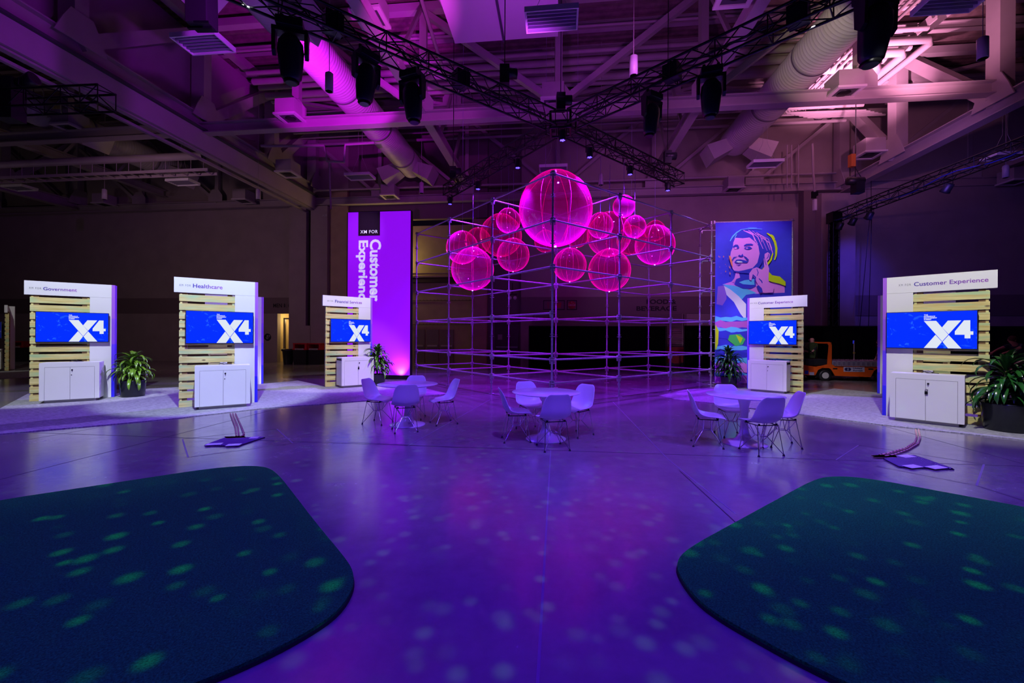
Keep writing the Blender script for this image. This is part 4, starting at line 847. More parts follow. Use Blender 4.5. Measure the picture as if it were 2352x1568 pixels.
place_booth((-11.47, 9.87), UL, 'Government', .31, .88, False, .08, .275, 'demo booth with white header reading Government, pale pine slats at left', 'television on the Government booth', 'white two-door cabinet at the Government booth', cable_lab='small black cable lying on the Government cabinet')
place_booth((-7.36, 9.14), UL, 'Healthcare', .33, .87, False, .09, .29, 'demo booth with white header reading Healthcare', 'television on the Healthcare booth', 'white two-door cabinet at the Healthcare booth', cable_lab='small black cable lying on the Healthcare cabinet')
UF = (math.cos(math.radians(40)), math.sin(math.radians(40)))
place_booth((-5.87, 13.02), UF, 'Financial Services', .37, 1.22, False, .13, .31, 'demo booth with white header reading Financial Services, beside the purple banner', 'television on the Financial Services booth', 'white two-door cabinet at the Financial Services booth', lock='padlock hanging on the Financial Services cabinet')
place_booth((-9.5, 12.99), UL, 'Education', .33, .85, False, .09, .29, 'demo booth with header reading Education, mostly hidden behind the Healthcare booth', 'television hidden behind the Healthcare booth', 'white cabinet hidden behind the Healthcare booth')
UR = (math.cos(math.radians(-48)), math.sin(math.radians(-48)))
place_booth((7.745, 8.78), UR, 'Customer Experience', .47, 1.46, True, .243, .425, 'large nearest demo booth at right with header reading Customer Experience', 'television on the nearest right Customer Experience booth', 'white two-door cabinet at the nearest right booth, black padlock on its doors', lock='black padlock hanging on the nearest right cabinet', cable_lab='small black cable lying on the nearest right cabinet')
U2 = (math.cos(math.radians(-44)), math.sin(math.radians(-44)))
place_booth((8.57-BW*U2[0], 12.2-BW*U2[1]), U2, 'Customer Experience', .30, 1.22, True, .08, .27, 'small distant demo booth reading Customer Experience in front of the portrait banner', 'television on the distant Customer Experience booth beside the portrait banner', 'white two-door cabinet at the distant booth beside the portrait banner', cable_lab='small cable lying on the distant right cabinet')
place_booth((10.70, 12.30), UR, 'Customer Experience', .47, 1.46, True, .243, .425, 'demo booth mostly hidden behind the nearest right booth, a purple edge showing', 'television hidden behind the nearest right booth', 'white cabinet hidden behind the nearest right booth')
place_booth((-22.0-BW*.743, 18.2+BW*.669), (.743, -.669), '', .5, .8, True, .08, .27, 'distant demo booth cut by the left edge of the picture', 'television on the booth at the far left edge', 'white cabinet at the booth at the far left edge')

# ================================================================== PLANTS
leafA = M('green leaf', (.08, .27, .02), .28, var=.45, vscale=6, spec=.6)
leafB = M('yellow green leaf', (.14, .30, .02), .32, var=.35, vscale=6, spec=.6)
leafC = M('deep green leaf', (.02, .12, .02), .22, var=.4, vscale=6, spec=.7)
def plant(loc, label, pr, ph, top, spread, mat, seed, n=90, wid=.06, stems=4):
    rnd = random.Random(seed); t = thing('potted_plant', label, 'plant', (loc.x, loc.y, loc.z), rnd.random()*6, 'potted corn plants')
    m = MB(); m.lathe([(pr*.86, 0), (pr*.9, .02), (pr, ph-.02), (pr*1.03, ph), (pr*.95, ph), (pr*.93, ph-.05), (0, ph-.05)], 36); m.build('pot', pot_mat, t)
    m = MB(); m.lathe([(0, ph-.03), (pr*.93, ph-.045)], 24); m.build('soil', soil, t)
    st = MB(); lf = MB(); tips = []
    for i in range(stems):
        a = i*2*PI/stems+rnd.random(); r = pr*.45; hh = top-(.10 if i == 0 else rnd.uniform(.22, .5))*1.0
        r0 = 0.02 if i == 0 else r; p0 = Vector((math.cos(a)*r0, math.sin(a)*r0, ph-.06)); p1 = Vector((math.cos(a)*r0*1.5, math.sin(a)*r0*1.5, hh-.12)); st.path([p0, (p0+p1)/2+Vector((.01, .01, 0)), p1], .014, 7); tips.append((p0, p1))
    st.build('stem', M('plant stem', (.16, .14, .05), .7), t)
    for i in range(n):
        p0, p1 = tips[0] if rnd.random() < .42 else rnd.choice(tips)
        f = rnd.random()**.55; base = p0+(p1-p0)*(0.12+.88*f) if p1.z > p0.z else p0
        az = rnd.random()*2*PI; L = rnd.uniform(.75, 1.05)*(spread/2)*(1.0 if f < .85 else .62); el = math.radians(8+62*max(0, (f-.45)/.55)**1.3+rnd.uniform(-10, 14)); droop = rnd.uniform(1.0, 1.9)*(1 if f < .85 else .55)
        d = Vector((math.cos(az), math.sin(az), 0)); sd = Vector((-d.y, d.x, 0)); k = 8; wd = wid*rnd.uniform(.75, 1.15)*.5; p = base.copy(); rows = []
        for j in range(k+1):
            u = j/k; e = el-droop*u*u*1.35; dirv = d*math.cos(e)+Vector((0, 0, math.sin(e))); up = -d*math.sin(e)+Vector((0, 0, math.cos(e)))
            if j: p = p+dirv*(L/k)
            if p.z < loc.z*0+.05: p.z = .05
            w_ = wd*(math.sin(PI*min(1, u*.93+.07))**.7)*(1 if u < .97 else .1)+.002
            rows.append((p-sd*w_+up*w_*.45, p.copy(), p+sd*w_+up*w_*.45))
        vs = [q for r_ in rows for q in r_]; fs = []
        for j in range(k):
            fs += [(3*j, 3*j+1, 3*j+4, 3*j+3), (3*j+1, 3*j+2, 3*j+5, 3*j+4)]
        lf.add(vs, fs, True)
    lf.build('foliage', mat, t); return t
plant(G(305, 911)+Vector((0, 0, .014)), 'potted plant with yellow-green leaves beside the Government booth', .27, .42, 1.22, 1.02, leafB, 3, 130, .072)
plant(G(868, 885)+Vector((0, .0, .014)), 'potted plant in front of the purple banner, right of the Financial Services booth', .24, .36, 1.34, 1.12, leafA, 5, 150, .075)
plant(G(1674, 891)+Vector((0, 0, .014)), 'dark potted plant in front of the portrait banner', .24, .36, 1.36, 1.15, leafC, 8, 140, .075)
plant(G(2310, 990)+Vector((.04, 0, .014)), 'large glossy potted plant at the right edge beside the nearest booth', .33, .48, 1.38, 1.35, leafC, 13, 130, .085)

# ================================================================== TABLES AND CHAIRS
def make_table():
    t = thing('tulip_table', 'x', 'table', (0, 0, 0), 0, 'round white pedestal tables'); h = .742
    m = MB(); m.lathe([(0, h-.028), (.46, h-.028), (.53, h-.012), (.54, h-.004), (.535, h), (0, h)], 72); m.build('tabletop', white_lac, t)
    m = MB(); m.lathe([(.315, 0), (.318, .006), (.30, .014), (.22, .026), (.15, .05), (.105, .09), (.075, .15), (.058, .23), (.052, .34), (.054, .46), (.066, .58), (.09, .67), (.12, h-.03)], 48); m.build('pedestal', white_lac, t)
    return t
def make_chair():
    t = thing('shell_chair', 'x', 'chair', (0, 0, 0), 0, 'white shell chairs with wire legs')
    # faces +x; profile (x, z, half width, side lift)
    pr = [(.245, .405, .150, .0), (.238, .425, .185, .0), (.215, .438, .205, .004), (.16, .440, .222, .014), (.09, .432, .232, .026), (.0, .424, .235, .04), (-.08, .424, .234, .055), (-.14, .440, .232, .07), (-.18, .475, .230, .075), (-.205, .53, .226, .072), (-.222, .60, .218, .064), (-.238, .67, .206, .052), (-.254, .735, .190, .038), (-.268, .785, .165, .022), (-.276, .812, .120, .008)]
    nu = 16; vs = []; fs = []
    for i, (x, z, hw, lift) in enumerate(pr):
        a = Vector((pr[max(i-1, 0)][0]-pr[min(i+1, len(pr)-1)][0], 0, pr[max(i-1, 0)][1]-pr[min(i+1, len(pr)-1)][1])); a.normalize()
        nn = Vector((a.z, 0, -a.x)); nn = -nn if (nn.z < 0 or (abs(nn.z) < .3 and nn.x < 0)) else nn
        for q in range(nu+1):
            u = -1+2*q/nu; vs.append(Vector((x, u*hw, z))+nn*lift*abs(u)**2.6)
    for i in range(len(pr)-1):
        for q in range(nu): k = i*(nu+1)+q; fs.append((k, k+1, k+nu+2, k+nu+1))
    m = MB(); m.add(vs, fs, True); s = m.build('seat_shell', white_plastic, t); sd = s.modifiers.new('solid', 'SOLIDIFY'); sd.thickness = .009; sd.offset = 0
    sb = s.modifiers.new('sub', 'SUBSURF'); sb.levels = 1; sb.render_levels = 1
    r = .0055
    for sx, sy in ((1, 1), (1, -1), (-1, 1), (-1, -1)):
        foot = Vector((sx*.20, sy*.185, .012)); topo = Vector((sx*.13, sy*.155, .405)); topi = Vector((sx*.055, sy*.14, .405)); hub = Vector((sx*.055, sy*.05, .235))
        m = MB(); m.tube(foot, topo, r, 7); m.tube(foot, hub, r, 7); m.tube(hub, topi, r, 7); m.tube(hub, (sx*.13, sy*.155, .40), r*.8, 7)
        l = m.build('leg', chrome, t)
        m = MB(); m.lathe([(.016, 0), (.016, .008), (.008, .02), (.006, .03)], 12, Matrix.Translation((foot.x, foot.y, 0))); m.build('foot_glide', black_plastic, l)
    m = MB()
    hubs = [Vector((.055, .05, .235)), Vector((.055, -.05, .235)), Vector((-.055, -.05, .235)), Vector((-.055, .05, .235))]
    for i in range(4): m.tube(hubs[i], hubs[(i+1) % 4], r, 7)
    m.build('centre_ring', chrome, t)
    m = MB()
    for sy in (-1, 1): m.tube((-.14, sy*.15, .405), (.14, sy*.15, .405), r*1.2, 7)
    for sx in (-1, 1):
        m.tube((sx*.13, -.155, .405), (sx*.13, .155, .405), r*1.2, 7)
        for sy in (-1, 1): m.tube((sx*.13, sy*.13, .402), (sx*.13, sy*.13, .428), .014, 10)
    m.build('seat_mount', black_metal, t)
    return t
tb0 = make_table(); ch0 = make_chair(); first = [True, True]
def group_of(cx, cy, tl, chairs):
    o = tb0 if first[0] else dup(tb0); first[0] = False; o.location = (cx, cy, 0); o['label'] = tl
    for x, y, deg, l in chairs:
        c = ch0 if first[1] else dup(ch0); first[1] = False; c.location = (x, y, 0); c.rotation_euler = (0, 0, math.radians(deg)); c['label'] = l
group_of(-1.89, 7.64, 'round white pedestal table at left, in front of the purple banner', [
    (-2.48, 7.79, -16, 'white shell chair left of the left table, facing right'), (-1.82, 7.16, 112, 'white shell chair with its back to the camera at the left table'),
    (-1.93, 8.28, -90, 'white shell chair behind the left table, facing the camera'), (-1.255, 7.77, 208, 'white shell chair right of the left table, pulled out and facing left')])
group_of(.544, 6.64, 'round white pedestal table in the middle, in front of the scaffold corner post', [
    (.07, 6.54, 7, 'white shell chair left of the middle table, seen from its side'), (.60, 6.08, 103, 'white shell chair with its back to the camera at the middle table'),
    (.33, 7.27, -68, 'white shell chair behind the middle table, at its left'), (1.08, 6.93, 221, 'white shell chair behind the middle table, at its right')])
group_of(3.55, 6.41, 'round white pedestal table at right, in front of the distant booth', [
    (2.93, 6.30, -19, 'white shell chair left of the right table, seen from its side'), (3.51, 5.91, 97, 'white shell chair with its back to the camera at the right table'),
    (3.63, 6.95, -95, 'white shell chair behind the right table, facing the camera'), (4.06, 6.31, 166, 'white shell chair right of the right table, facing left')])
# ================================================================== SCAFFOLD
SU = 1.10; SC = Vector((.946, 9.92, 0)); SL = Vector((-1.519, 1.972, 0)); SR = Vector((1.972, 1.519, 0))
SB = (.515, 1.072); LV = [.515]+[1.072+SU*i for i in range(5)]; ZT = LV[-1]
sp = lambda i, j: SC+SL*i+SR*j
posts = [(0, 0), (1, 0), (2, 0), (3, 0), (0, 1), (0, 2), (0, 3), (1, 1), (1, 2), (1, 3), (2, 1), (3, 1)]
edges = [((0, 0), (1, 0)), ((1, 0), (2, 0)), ((2, 0), (3, 0)), ((0, 0), (0, 1)), ((0, 1), (0, 2)), ((0, 2), (0, 3)), ((1, 1), (1, 2)), ((1, 2), (1, 3)), ((1, 1), (2, 1)), ((2, 1), (3, 1)), ((1, 0), (1, 1)), ((0, 1), (1, 1)), ((2, 0), (2, 1)), ((3, 0), (3, 1)), ((0, 2), (1, 2)), ((0, 3), (1, 3))]
t = wthing('scaffold', 'large V-shaped scaffold tower of steel tubes holding the pink balloons', 'scaffold', SC)
def post_mb(p, z0=.05, z1=ZT+.06, lv=LV):
    m = MB(); m.tube(p+Vector((0, 0, z0)), p+Vector((0, 0, z1)), .0245, 12)
    m.tube(p+Vector((0, 0, 0)), p+Vector((0, 0, .3)), .018, 10); m.box(p+Vector((0, 0, .004)), (.15, .15, .008))
    z = lv[0]
    for z in [lv[0]]+[lv[1]+SU*.5*i for i in range(int((z1-lv[1])/(SU*.5))+1)]:
        m.lathe([(.024, -.005), (.062, -.005), (.062, .005), (.024, .005)], 12, Matrix.Translation(p+Vector((0, 0, z))))
        m.lathe([(.024, .05), (.05, .05), (.05, .058), (.024, .058)], 12, Matrix.Translation(p+Vector((0, 0, z))))
    m.tube(p+Vector((0, 0, .3)), p+Vector((0, 0, .36)), .04, 10)
    return m
def ledger_mb(p, q, z):
    m = MB(); d = (q-p).normalized(); a = p+d*.05+Vector((0, 0, z)); b = q-d*.05+Vector((0, 0, z)); m.tube(a, b, .0225, 10)
    for e, s in ((p, 1), (q, -1)):
        c = e+d*s*.05+Vector((0, 0, z)); m.box(c, (.05, .04, .11), rz=math.atan2(d.y, d.x)); m.box(c+Vector((0, 0, -.06))+d*s*.015, (.018, .018, .09), rz=math.atan2(d.y, d.x))
    return m
for i, j in posts: post_mb(sp(i, j)).build('upright_post', galv, t)
for a, b in edges:
    for k, z in enumerate(LV):
        if (a, b) == ((0, 0), (0, 1)) and k == 2: continue
        ledger_mb(sp(*a), sp(*b), z).build('ledger', galv, t)
# portrait banner frame
L0 = Vector((6.70, 14.06, 0)); BX = H(1, 0)-H(0, 0); BYD = H(0, 1)-H(0, 0); BWD = 2.50
t = wthing('banner_frame', 'steel tube frame carrying the portrait banner, joined to the right end of the scaffold', 'frame', L0+BX*BWD)
for p in (L0+BX*BWD, L0+BYD*1.08+BX*-.05, L0+BX*BWD+BYD*1.08): post_mb(p).build('upright_post', galv, t)
for z in (LV[1], LV[2], LV[3], LV[4], LV[5]):
    ledger_mb(L0+BX*BWD, L0+BX*BWD+BYD*1.08, z).build('ledger', galv, t); ledger_mb(L0+BYD*1.08+BX*-.05, L0+BX*BWD+BYD*1.08, z).build('ledger', galv, t)
    ledger_mb(L0+BX*-.03, L0+BYD*1.08+BX*-.05, z).build('ledger', galv, t)
ledger_mb(L0, L0+BX*BWD, ZT+.0).build('ledger', galv, t)
# the portrait banner itself
BO = L0+BX*.06-BYD*.07; bw = BWD-.12; ztop = ZT-.03; zbot = .12
def bu(px): return (px-1643)/(1815-1643)*bw
def bz(py): return ztop-(py-518)/(892-518)*(ztop-zbot)
t = wthing('portrait_banner', 'tall fabric banner with a pink and blue poster-style portrait of a smiling woman', 'banner', BO)
cb = M('banner blue', (.05, .05, .80), .7, var=.35, vscale=1.0); m = MB(); m.prism([(0, zbot), (bw, zbot), (bw, ztop), (0, ztop)], BO, BX, (0, 0, 1), .004); m.build('fabric', cb, t)
for i in range(9):
    for z in (ztop-.02,): m = MB(); m.tube(BO+BX*(bw*i/8)+Vector((0, 0, z)), BO+BX*(bw*i/8)+BYD*.05+Vector((0, 0, ztop+.02)), .006, 5); m.build('lacing_tie', white_plastic, t)
for i in range(12):
    for x in (0, bw): m = MB(); m.tube(BO+BX*x+Vector((0, 0, zbot+(ztop-zbot)*i/12)), BO+BX*(x+(.05 if x else -.05))+BYD*.06+Vector((0, 0, zbot+(ztop-zbot)*i/12)), .006, 5); m.build('lacing_tie', white_plastic, t)
lay = [0]
def shape(pts, mat, name='printed_shape', off=None, src='z'):
    lay[0] += 1
    if src == 'z': pts = [(1640+x/6.53, 520+y/6.53) for x, y in pts]
    m = MB(); m.prism([(min(max(bu(x), .0), bw), min(max(bz(y), zbot), ztop)) for x, y in pts][::-1], BO-BYD*(.0015*lay[0]+.001), BX, (0, 0, 1), .001); m.build(name, mat, t)
pk = M('print pink', (.82, .25, .85), .7); nv = M('print navy', (.03, .03, .55), .7); lm = M('print lime', (.60, .80, .0), .7); cy = M('print cyan', (.12, .55, .90), .7); wh = M('print white', (.8, .75, .85), .7); mg = M('print magenta', (.50, .10, .55), .7); og = M('print orange', (.95, .25, .12), .7); gn = M('print green', (.06, .55, .10), .7); vt = M('print violet', (.28, .12, .60), .7)
# lower abstract clothing bands
shape([(0, 960), (60, 930), (180, 950), (310, 1100), (400, 1130), (470, 1240), (480, 1420), (0, 1430)], mg, 'clothing_print')
shape([(60, 960), (180, 940), (190, 1150), (130, 1250), (40, 1230)], vt, 'clothing_print')
shape([(290, 880), (330, 850), (600, 880), (860, 900), (1045, 960), (1045, 1060), (620, 1075), (280, 1010), (130, 930)], pk, 'shoulder_print')
shape([(130, 925), (300, 950), (500, 1000), (640, 1065), (480, 1090), (400, 1180), (330, 1110), (240, 1010)], cy, 'clothing_print')
shape([(150, 950), (250, 1010), (370, 1110), (480, 1230), (480, 1480), (400, 1380), (300, 1200), (190, 1090)], wh, 'clothing_print')
# bottom strata
def pxs(L): return L
def strata(y0, y1, mat, seed):
    r = random.Random(seed); n = 14; up = []; dn = []
    for i in range(n+1):
        x = 1643+i*(1815-1643)/n; up.append((x, y0+r.uniform(-3, 3))); dn.append((x, y1+r.uniform(-3, 3)))
    shape(up+dn[::-1], mat, 'strata_print', src='px')
strata(738, 748, cy, 1); strata(748, 764, mg, 2); strata(764, 774, cy, 3); strata(772, 790, nv, 4); strata(806, 814, cy, 6); strata(822, 834, nv, 7); strata(834, 846, cy, 8); strata(846, 868, pk, 9); strata(868, 876, cy, 10); strata(876, 892, mg, 11)
shape([(1676, 780), (1700, 778), (1712, 790), (1706, 802), (1690, 806), (1672, 792)], gn, 'print_patch', src='px')
shape([(1643, 755), (1651, 770), (1650, 800), (1645, 815), (1643, 815)], lm, 'print_patch', src='px')
shape([(1690, 779), (1698, 783), (1706, 787), (1700, 800), (1696, 792)], lm, 'print_patch', src='px')
# portrait
shape([(280, 740), (600, 690), (620, 960), (540, 1000), (420, 990), (300, 930), (330, 850)], nv, 'neck_shadow_print')
shape([(370, 900), (450, 870), (600, 850), (600, 940), (540, 940), (430, 930)], cy, 'collar_print')
shape([(325, 740), (370, 760), (385, 830), (330, 850), (300, 900), (250, 900), (300, 840)], pk, 'neck_print')
shape([(300, 230), (330, 150), (420, 115), (560, 120), (680, 160), (780, 240), (850, 330), (870, 440), (840, 520), (800, 560), (700, 640), (640, 560), (500, 260)], nv, 'hair_print')
face = [(310, 225), (420, 235), (520, 225), (600, 290), (650, 350), (670, 470), (650, 560), (630, 640), (560, 700), (470, 730), (380, 745), (300, 730), (270, 690), (255, 600), (235, 520), (245, 440), (275, 370), (280, 300)]
shape(face, pk, 'face_print')
def stroke(pts, w_, mat, name):
    L = []; R_ = []
    for i, p in enumerate(pts):
        a = Vector(pts[max(i-1, 0)]+(0,)); b = Vector(pts[min(i+1, len(pts)-1)]+(0,)); d = (b-a).normalized(); n_ = Vector((-d.y, d.x, 0)); ww = w_*(math.sin(PI*(i+.6)/(len(pts)+.2))**.6)/2
        L.append((p[0]+n_.x*ww, p[1]+n_.y*ww)); R_.append((p[0]-n_.x*ww, p[1]-n_.y*ww))
    shape(L+R_[::-1], mat, name)
for k, (a, b, c, d_) in enumerate(((430, 115, 640, 330), (500, 112, 720, 400), (560, 125, 780, 430), (470, 130, 600, 280), (620, 150, 820, 420), (680, 190, 850, 400), (700, 230, 860, 470), (600, 170, 700, 300))):
    stroke([(a, b), ((a+c)/2+30, (b+d_)/2-40), (c, d_)], 15-k % 3*4, pk, 'hair_highlight_print')
stroke([(230, 275), (270, 205), (330, 145), (390, 108)], 20, cy, 'brush_stroke_print'); stroke([(385, 105), (470, 95), (570, 93), (700, 104)], 9, cy, 'brush_stroke_print'); stroke([(300, 240), (310, 205), (330, 175)], 12, cy, 'brush_stroke_print'); stroke([(490, 78), (560, 80), (622, 82)], 6, cy, 'brush_stroke_print')
stroke([(770, 165), (840, 215), (890, 300), (910, 400), (905, 500), (885, 570)], 34, lm, 'brush_stroke_print'); stroke([(860, 470), (830, 570), (770, 650), (700, 725)], 30, lm, 'brush_stroke_print'); stroke([(830, 190), (860, 215), (885, 260)], 20, lm, 'brush_stroke_print')
shape([(795, 740), (850, 800), (960, 820), (1045, 900), (1045, 965), (960, 930), (880, 910), (800, 885)], lm, 'brush_stroke_print')
# eyes, brows, nose, mouth, chin
shape([(285, 345), (310, 330), (345, 335), (365, 375), (350, 395), (290, 385), (270, 360)], nv, 'eye_print'); shape([(430, 345), (470, 322), (540, 320), (572, 335), (560, 345), (480, 345), (440, 360)], nv, 'brow_print')
shape([(290, 375), (320, 368), (335, 380), (318, 398), (296, 400)], pk, 'eyelid_print'); shape([(435, 385), (470, 362), (520, 362), (555, 392), (500, 412), (455, 405)], nv, 'eye_print'); shape([(455, 388), (478, 375), (500, 392), (478, 400)], pk, 'eyelid_print')
shape([(345, 505), (365, 485), (390, 500), (412, 470), (425, 505), (400, 520), (370, 512)], nv, 'nose_shadow_print'); shape([(425, 500), (470, 525), (505, 565), (500, 585), (450, 540)], nv, 'cheek_line_print'); shape([(335, 510), (290, 535), (262, 590), (256, 560), (280, 520)], nv, 'cheek_line_print')
shape([(290, 600), (320, 562), (380, 556), (440, 572), (500, 590), (470, 612), (400, 606), (330, 612)], nv, 'mouth_print'); shape([(312, 596), (340, 580), (400, 588), (415, 600), (350, 606)], wh, 'teeth_print'); shape([(310, 625), (350, 632), (400, 625), (360, 648)], nv, 'lip_shadow_print')
shape([(280, 725), (350, 735), (430, 722), (560, 690), (640, 600), (700, 490), (720, 560), (650, 700), (520, 770), (400, 765), (300, 745)], nv, 'jaw_shadow_print')
# ear and hand
shape([(735, 480), (780, 455), (810, 480), (800, 560), (760, 600), (730, 560)], pk, 'ear_print')
stroke([(790, 480), (785, 530), (755, 560)], 12, nv, 'ear_shadow_print')
shape([(510, 770), (560, 700), (620, 680), (700, 720), (730, 680), (720, 560), (735, 520), (765, 560), (780, 640), (800, 700), (790, 860), (800, 900), (870, 980), (860, 1060), (720, 1065), (640, 960), (600, 860), (560, 800), (540, 880), (510, 860)], pk, 'hand_print')
stroke([(560, 790), (600, 830), (590, 900)], 22, nv, 'finger_shadow_print'); stroke([(620, 700), (640, 760), (625, 810)], 12, nv, 'finger_shadow_print'); stroke([(630, 960), (670, 1010), (690, 1060)], 55, nv, 'finger_shadow_print'); stroke([(730, 530), (740, 600), (755, 650)], 10, nv, 'finger_shadow_print'); stroke([(650, 850), (690, 890), (700, 920)], 18, nv, 'finger_shadow_print')
rr = random.Random(4)
for i in range(16):
    x = rr.uniform(20, 240); y = rr.uniform(480, 830); s_ = rr.uniform(4, 13); shape([(x, y-s_), (x+s_*.7, y), (x+s_*.2, y+s_*1.6), (x-s_*.6, y+s_*.3)], og, 'splatter_print')
shape([(200, 500), (225, 510), (250, 580), (262, 680), (240, 650), (215, 570)], og, 'splatter_print')

# ================================================================== PURPLE BANNER
PB = P(872, 869, 15.6); pbx = PB.x; PBO = P(797.5, 869, 15.85); PBO.z = 0
t = wthing('lightbox_banner', 'tall backlit purple banner reading XM FOR Customer Experience sideways', 'banner', PBO)
pw_ = 2.44; zt = P(872, 486, 15.72).z; pm = M('backlit purple fabric', (.30, .02, .70), .6, emit=(.28, .003, .86), estr=.85); up = Vector((0, 0, 1))
m = MB(); m.prism([(0, .16), (pw_, .16), (pw_, zt), (0, zt)], PBO-BYD*.0, BX, up, .004); m.build('fabric', pm, t)
m = MB(); 
hbx = lambda x0, x1, y0, y1, z0, z1, mm: mm.add([PBO+BX*a+BYD*b+up*c for a in (x0, x1) for b in (y0, y1) for c in (z0, z1)], [(0, 1, 3, 2), (4, 6, 7, 5), (0, 4, 5, 1), (2, 3, 7, 6), (0, 2, 6, 4), (1, 5, 7, 3)])
hbx(-.03, 0, -.01, .14, 0, zt, m); hbx(pw_, pw_+.04, -.01, .14, 0, zt, m); hbx(0, pw_, -.0, .14, zt, zt+.03, m); hbx(0, pw_, .0, .14, .12, .16, m); hbx(0, pw_, .02, .3, 0, .11, m); m.build('frame', black_metal, t)
m = MB(); hbx(0, pw_, .1, .12, .16, zt, m); m.build('back', gap_mat, t)
def pu(px): return (px-797.5)/148.5*pw_
def pz(py): return zt-(py-486.5)/(862-486.5)*(zt-.16)
m = MB(); hbx(pu(822.5), pu(874), -.012, -.006, pz(541.5), zt-.003, m); m.build('title_patch', M('dark purple print', (.03, .008, .035), .7), t)
lit = M('lit lettering', (.8, .75, .9), .6, emit=(.72, .66, 1.0), estr=.75)
m = MB(); m.text('XM FOR', PBO+BX*pu(827.5)+up*pz(536)-BYD*.014, BX, up, w=pu(869)-pu(827.5), h=pz(528.5)-pz(536), t=.002, spacing=1.15, bold=.01); m.build('title_lettering', lit, t)
m = MB(); m.text('Customer', PBO+BX*pu(850)+up*pz(550)-BYD*.008, -up, BX, w=pz(550)-pz(693), h=pu(877)-pu(850), t=.002, bold=.032)
m.build('headline_lettering', lit, t)
m = MB(); m.text('Experience', PBO+BX*pu(817)+up*pz(552)-BYD*.008, -up, BX, w=(pz(552)-pz(688))*1.13, h=pu(846)-pu(817), t=.002, bold=.032); m.build('headline_lettering', lit, t)

# ================================================================== BALLOONS
def balloon_proto(lamp=True):
    t = thing('inflated_sphere', 'x', 'balloon', (0, 0, 0), 0, 'hanging fluorescent pink clear balloons')
    prof = []; n = 28
    for i in range(n+1):
        th = PI*i/n; r = math.sin(th); z = -math.cos(th)
        if z > .8: z += (z-.8)*.25
        prof.append((max(r, .0), z))
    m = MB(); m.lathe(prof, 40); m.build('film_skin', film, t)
    m = MB()
    for k in range(8):
        a = k*PI/4; pts = [(math.cos(a)*r*1.001, math.sin(a)*r*1.001, z) for r, z in prof[1:-1]]; m.path(pts, .005, 4)
    m.path([(math.cos(a)*.225, math.sin(a)*.225, -.975) for a in [2*PI*i/32 for i in range(33)]], .004, 4)
    m.build('seams', seam_mat, t)
    m = MB(); m.lathe([(.03, -1.03), (.035, -1.0), (.02, -.99)], 12); m.lathe([(.02, 1.02), (.03, 1.05), (.0, 1.1)], 12); m.build('valve', M('valve with painted glint', (.8, .5, .9), .2, emit=(.35, .2, 1), estr=6), t)  # valves are no lamps; their glow imitates bright glints on the balloon
    return t
BAL = [(1276, 481, 84, 11.7, 'largest pink balloon, directly behind the scaffold corner post'), (1433, 474, 25, 12.5, 'small topmost balloon of the right cluster'), (1167.6, 507, 28, 12.9, 'small balloon just left of the largest one'),
       (1150.5, 541, 48, 17.6, 'big dim balloon behind the small one left of the largest'), (1098, 554, 30, 20.2, 'medium balloon between the pointed one and the second post'), (1062, 569, 37, 15.7, 'balloon with a pointed top at the far left'), (1085.5, 618, 48.6, 13.8, 'big lowest balloon of the left cluster'), (1178.6, 586, 37.5, 13.35, 'medium balloon below the small one left of the largest'),
       (1252.5, 554, 25, 16.0, 'small balloon peeking out below left of the largest one'), (1325, 540, 28, 15.4, 'small balloon peeking out below right of the largest one'), (1308.7, 608.7, 38, 12.2, 'medium balloon hanging below the largest one'), (1379, 518, 29, 12.3, 'small balloon just right of the largest one'), (1399, 539, 50, 14.0, 'big balloon in the middle of the right cluster'),
       (1399.7, 621, 48, 12.9, 'big lowest balloon of the right cluster'), (1458, 521, 25.5, 13.0, 'small balloon right of the third post'), (1450, 552, 32.5, 17.2, 'medium balloon behind the third post'), (1504.6, 530, 23, 18.0, 'small balloon at the upper right end of the cluster'), (1504, 563, 44.6, 14.6, 'big balloon at the right end of the cluster')]
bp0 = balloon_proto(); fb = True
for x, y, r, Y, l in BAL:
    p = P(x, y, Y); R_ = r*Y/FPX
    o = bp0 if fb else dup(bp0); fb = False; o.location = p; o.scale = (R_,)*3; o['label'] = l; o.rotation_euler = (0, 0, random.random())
    if r == 84: o.rotation_euler = (0, 0, .3)
    m = MB(); m.tube((0, 0, 1.08), (0, 0, (6.9-p.z if p.y < 15 else 14.1-p.z)/R_), .006/R_, 4); w_ = m.build('hanging_line', M('clear line', (.3, .2, .5), .3), None, (0, 0, 0)); w_.parent = o; w_.location = (0, 0, 0)

# ================================================================== LIGHTING TRUSS
def box_truss_mb(p0, p1, s=.36, pitch=.42):
    p0 = Vector(p0); p1 = Vector(p1); d, sd, u = ortho(p1-p0); L = (p1-p0).length; m = MB(); c = [(-1, -1), (1, -1), (1, 1), (-1, 1)]; h = s/2
    for a, b in c: m.tube(p0+sd*a*h+u*b*h, p1+sd*a*h+u*b*h, .025, 7)
    n = max(2, int(L/pitch))
    for i in range(n+1):
        q = p0+d*L*i/n
        for k in range(4):
            a, b = c[k]; a2, b2 = c[(k+1) % 4]; A = q+sd*a*h+u*b*h; B = q+sd*a2*h+u*b2*h
            if i % 2 == 0 or i == n: m.tube(A, B, .012, 5, cap=False)
            if i < n:
                q2 = p0+d*L*(i+1)/n
                if i % 2 == 0: m.tube(A, q2+sd*a2*h+u*b2*h, .012, 5, cap=False)
                else: m.tube(B, q2+sd*a*h+u*b*h, .012, 5, cap=False)
    return m
TC = Vector((1.2, 10.64, 7.0)); TRr = P(1560, 411, 14.35); TRl = P(1028, 436, 15.6); TRr.z = 7.0; TRl.z = 7.0
TNl = Vector((-5.8, 5.25, 7.0)); TNr = Vector((6.3, 5.5, 7.0))
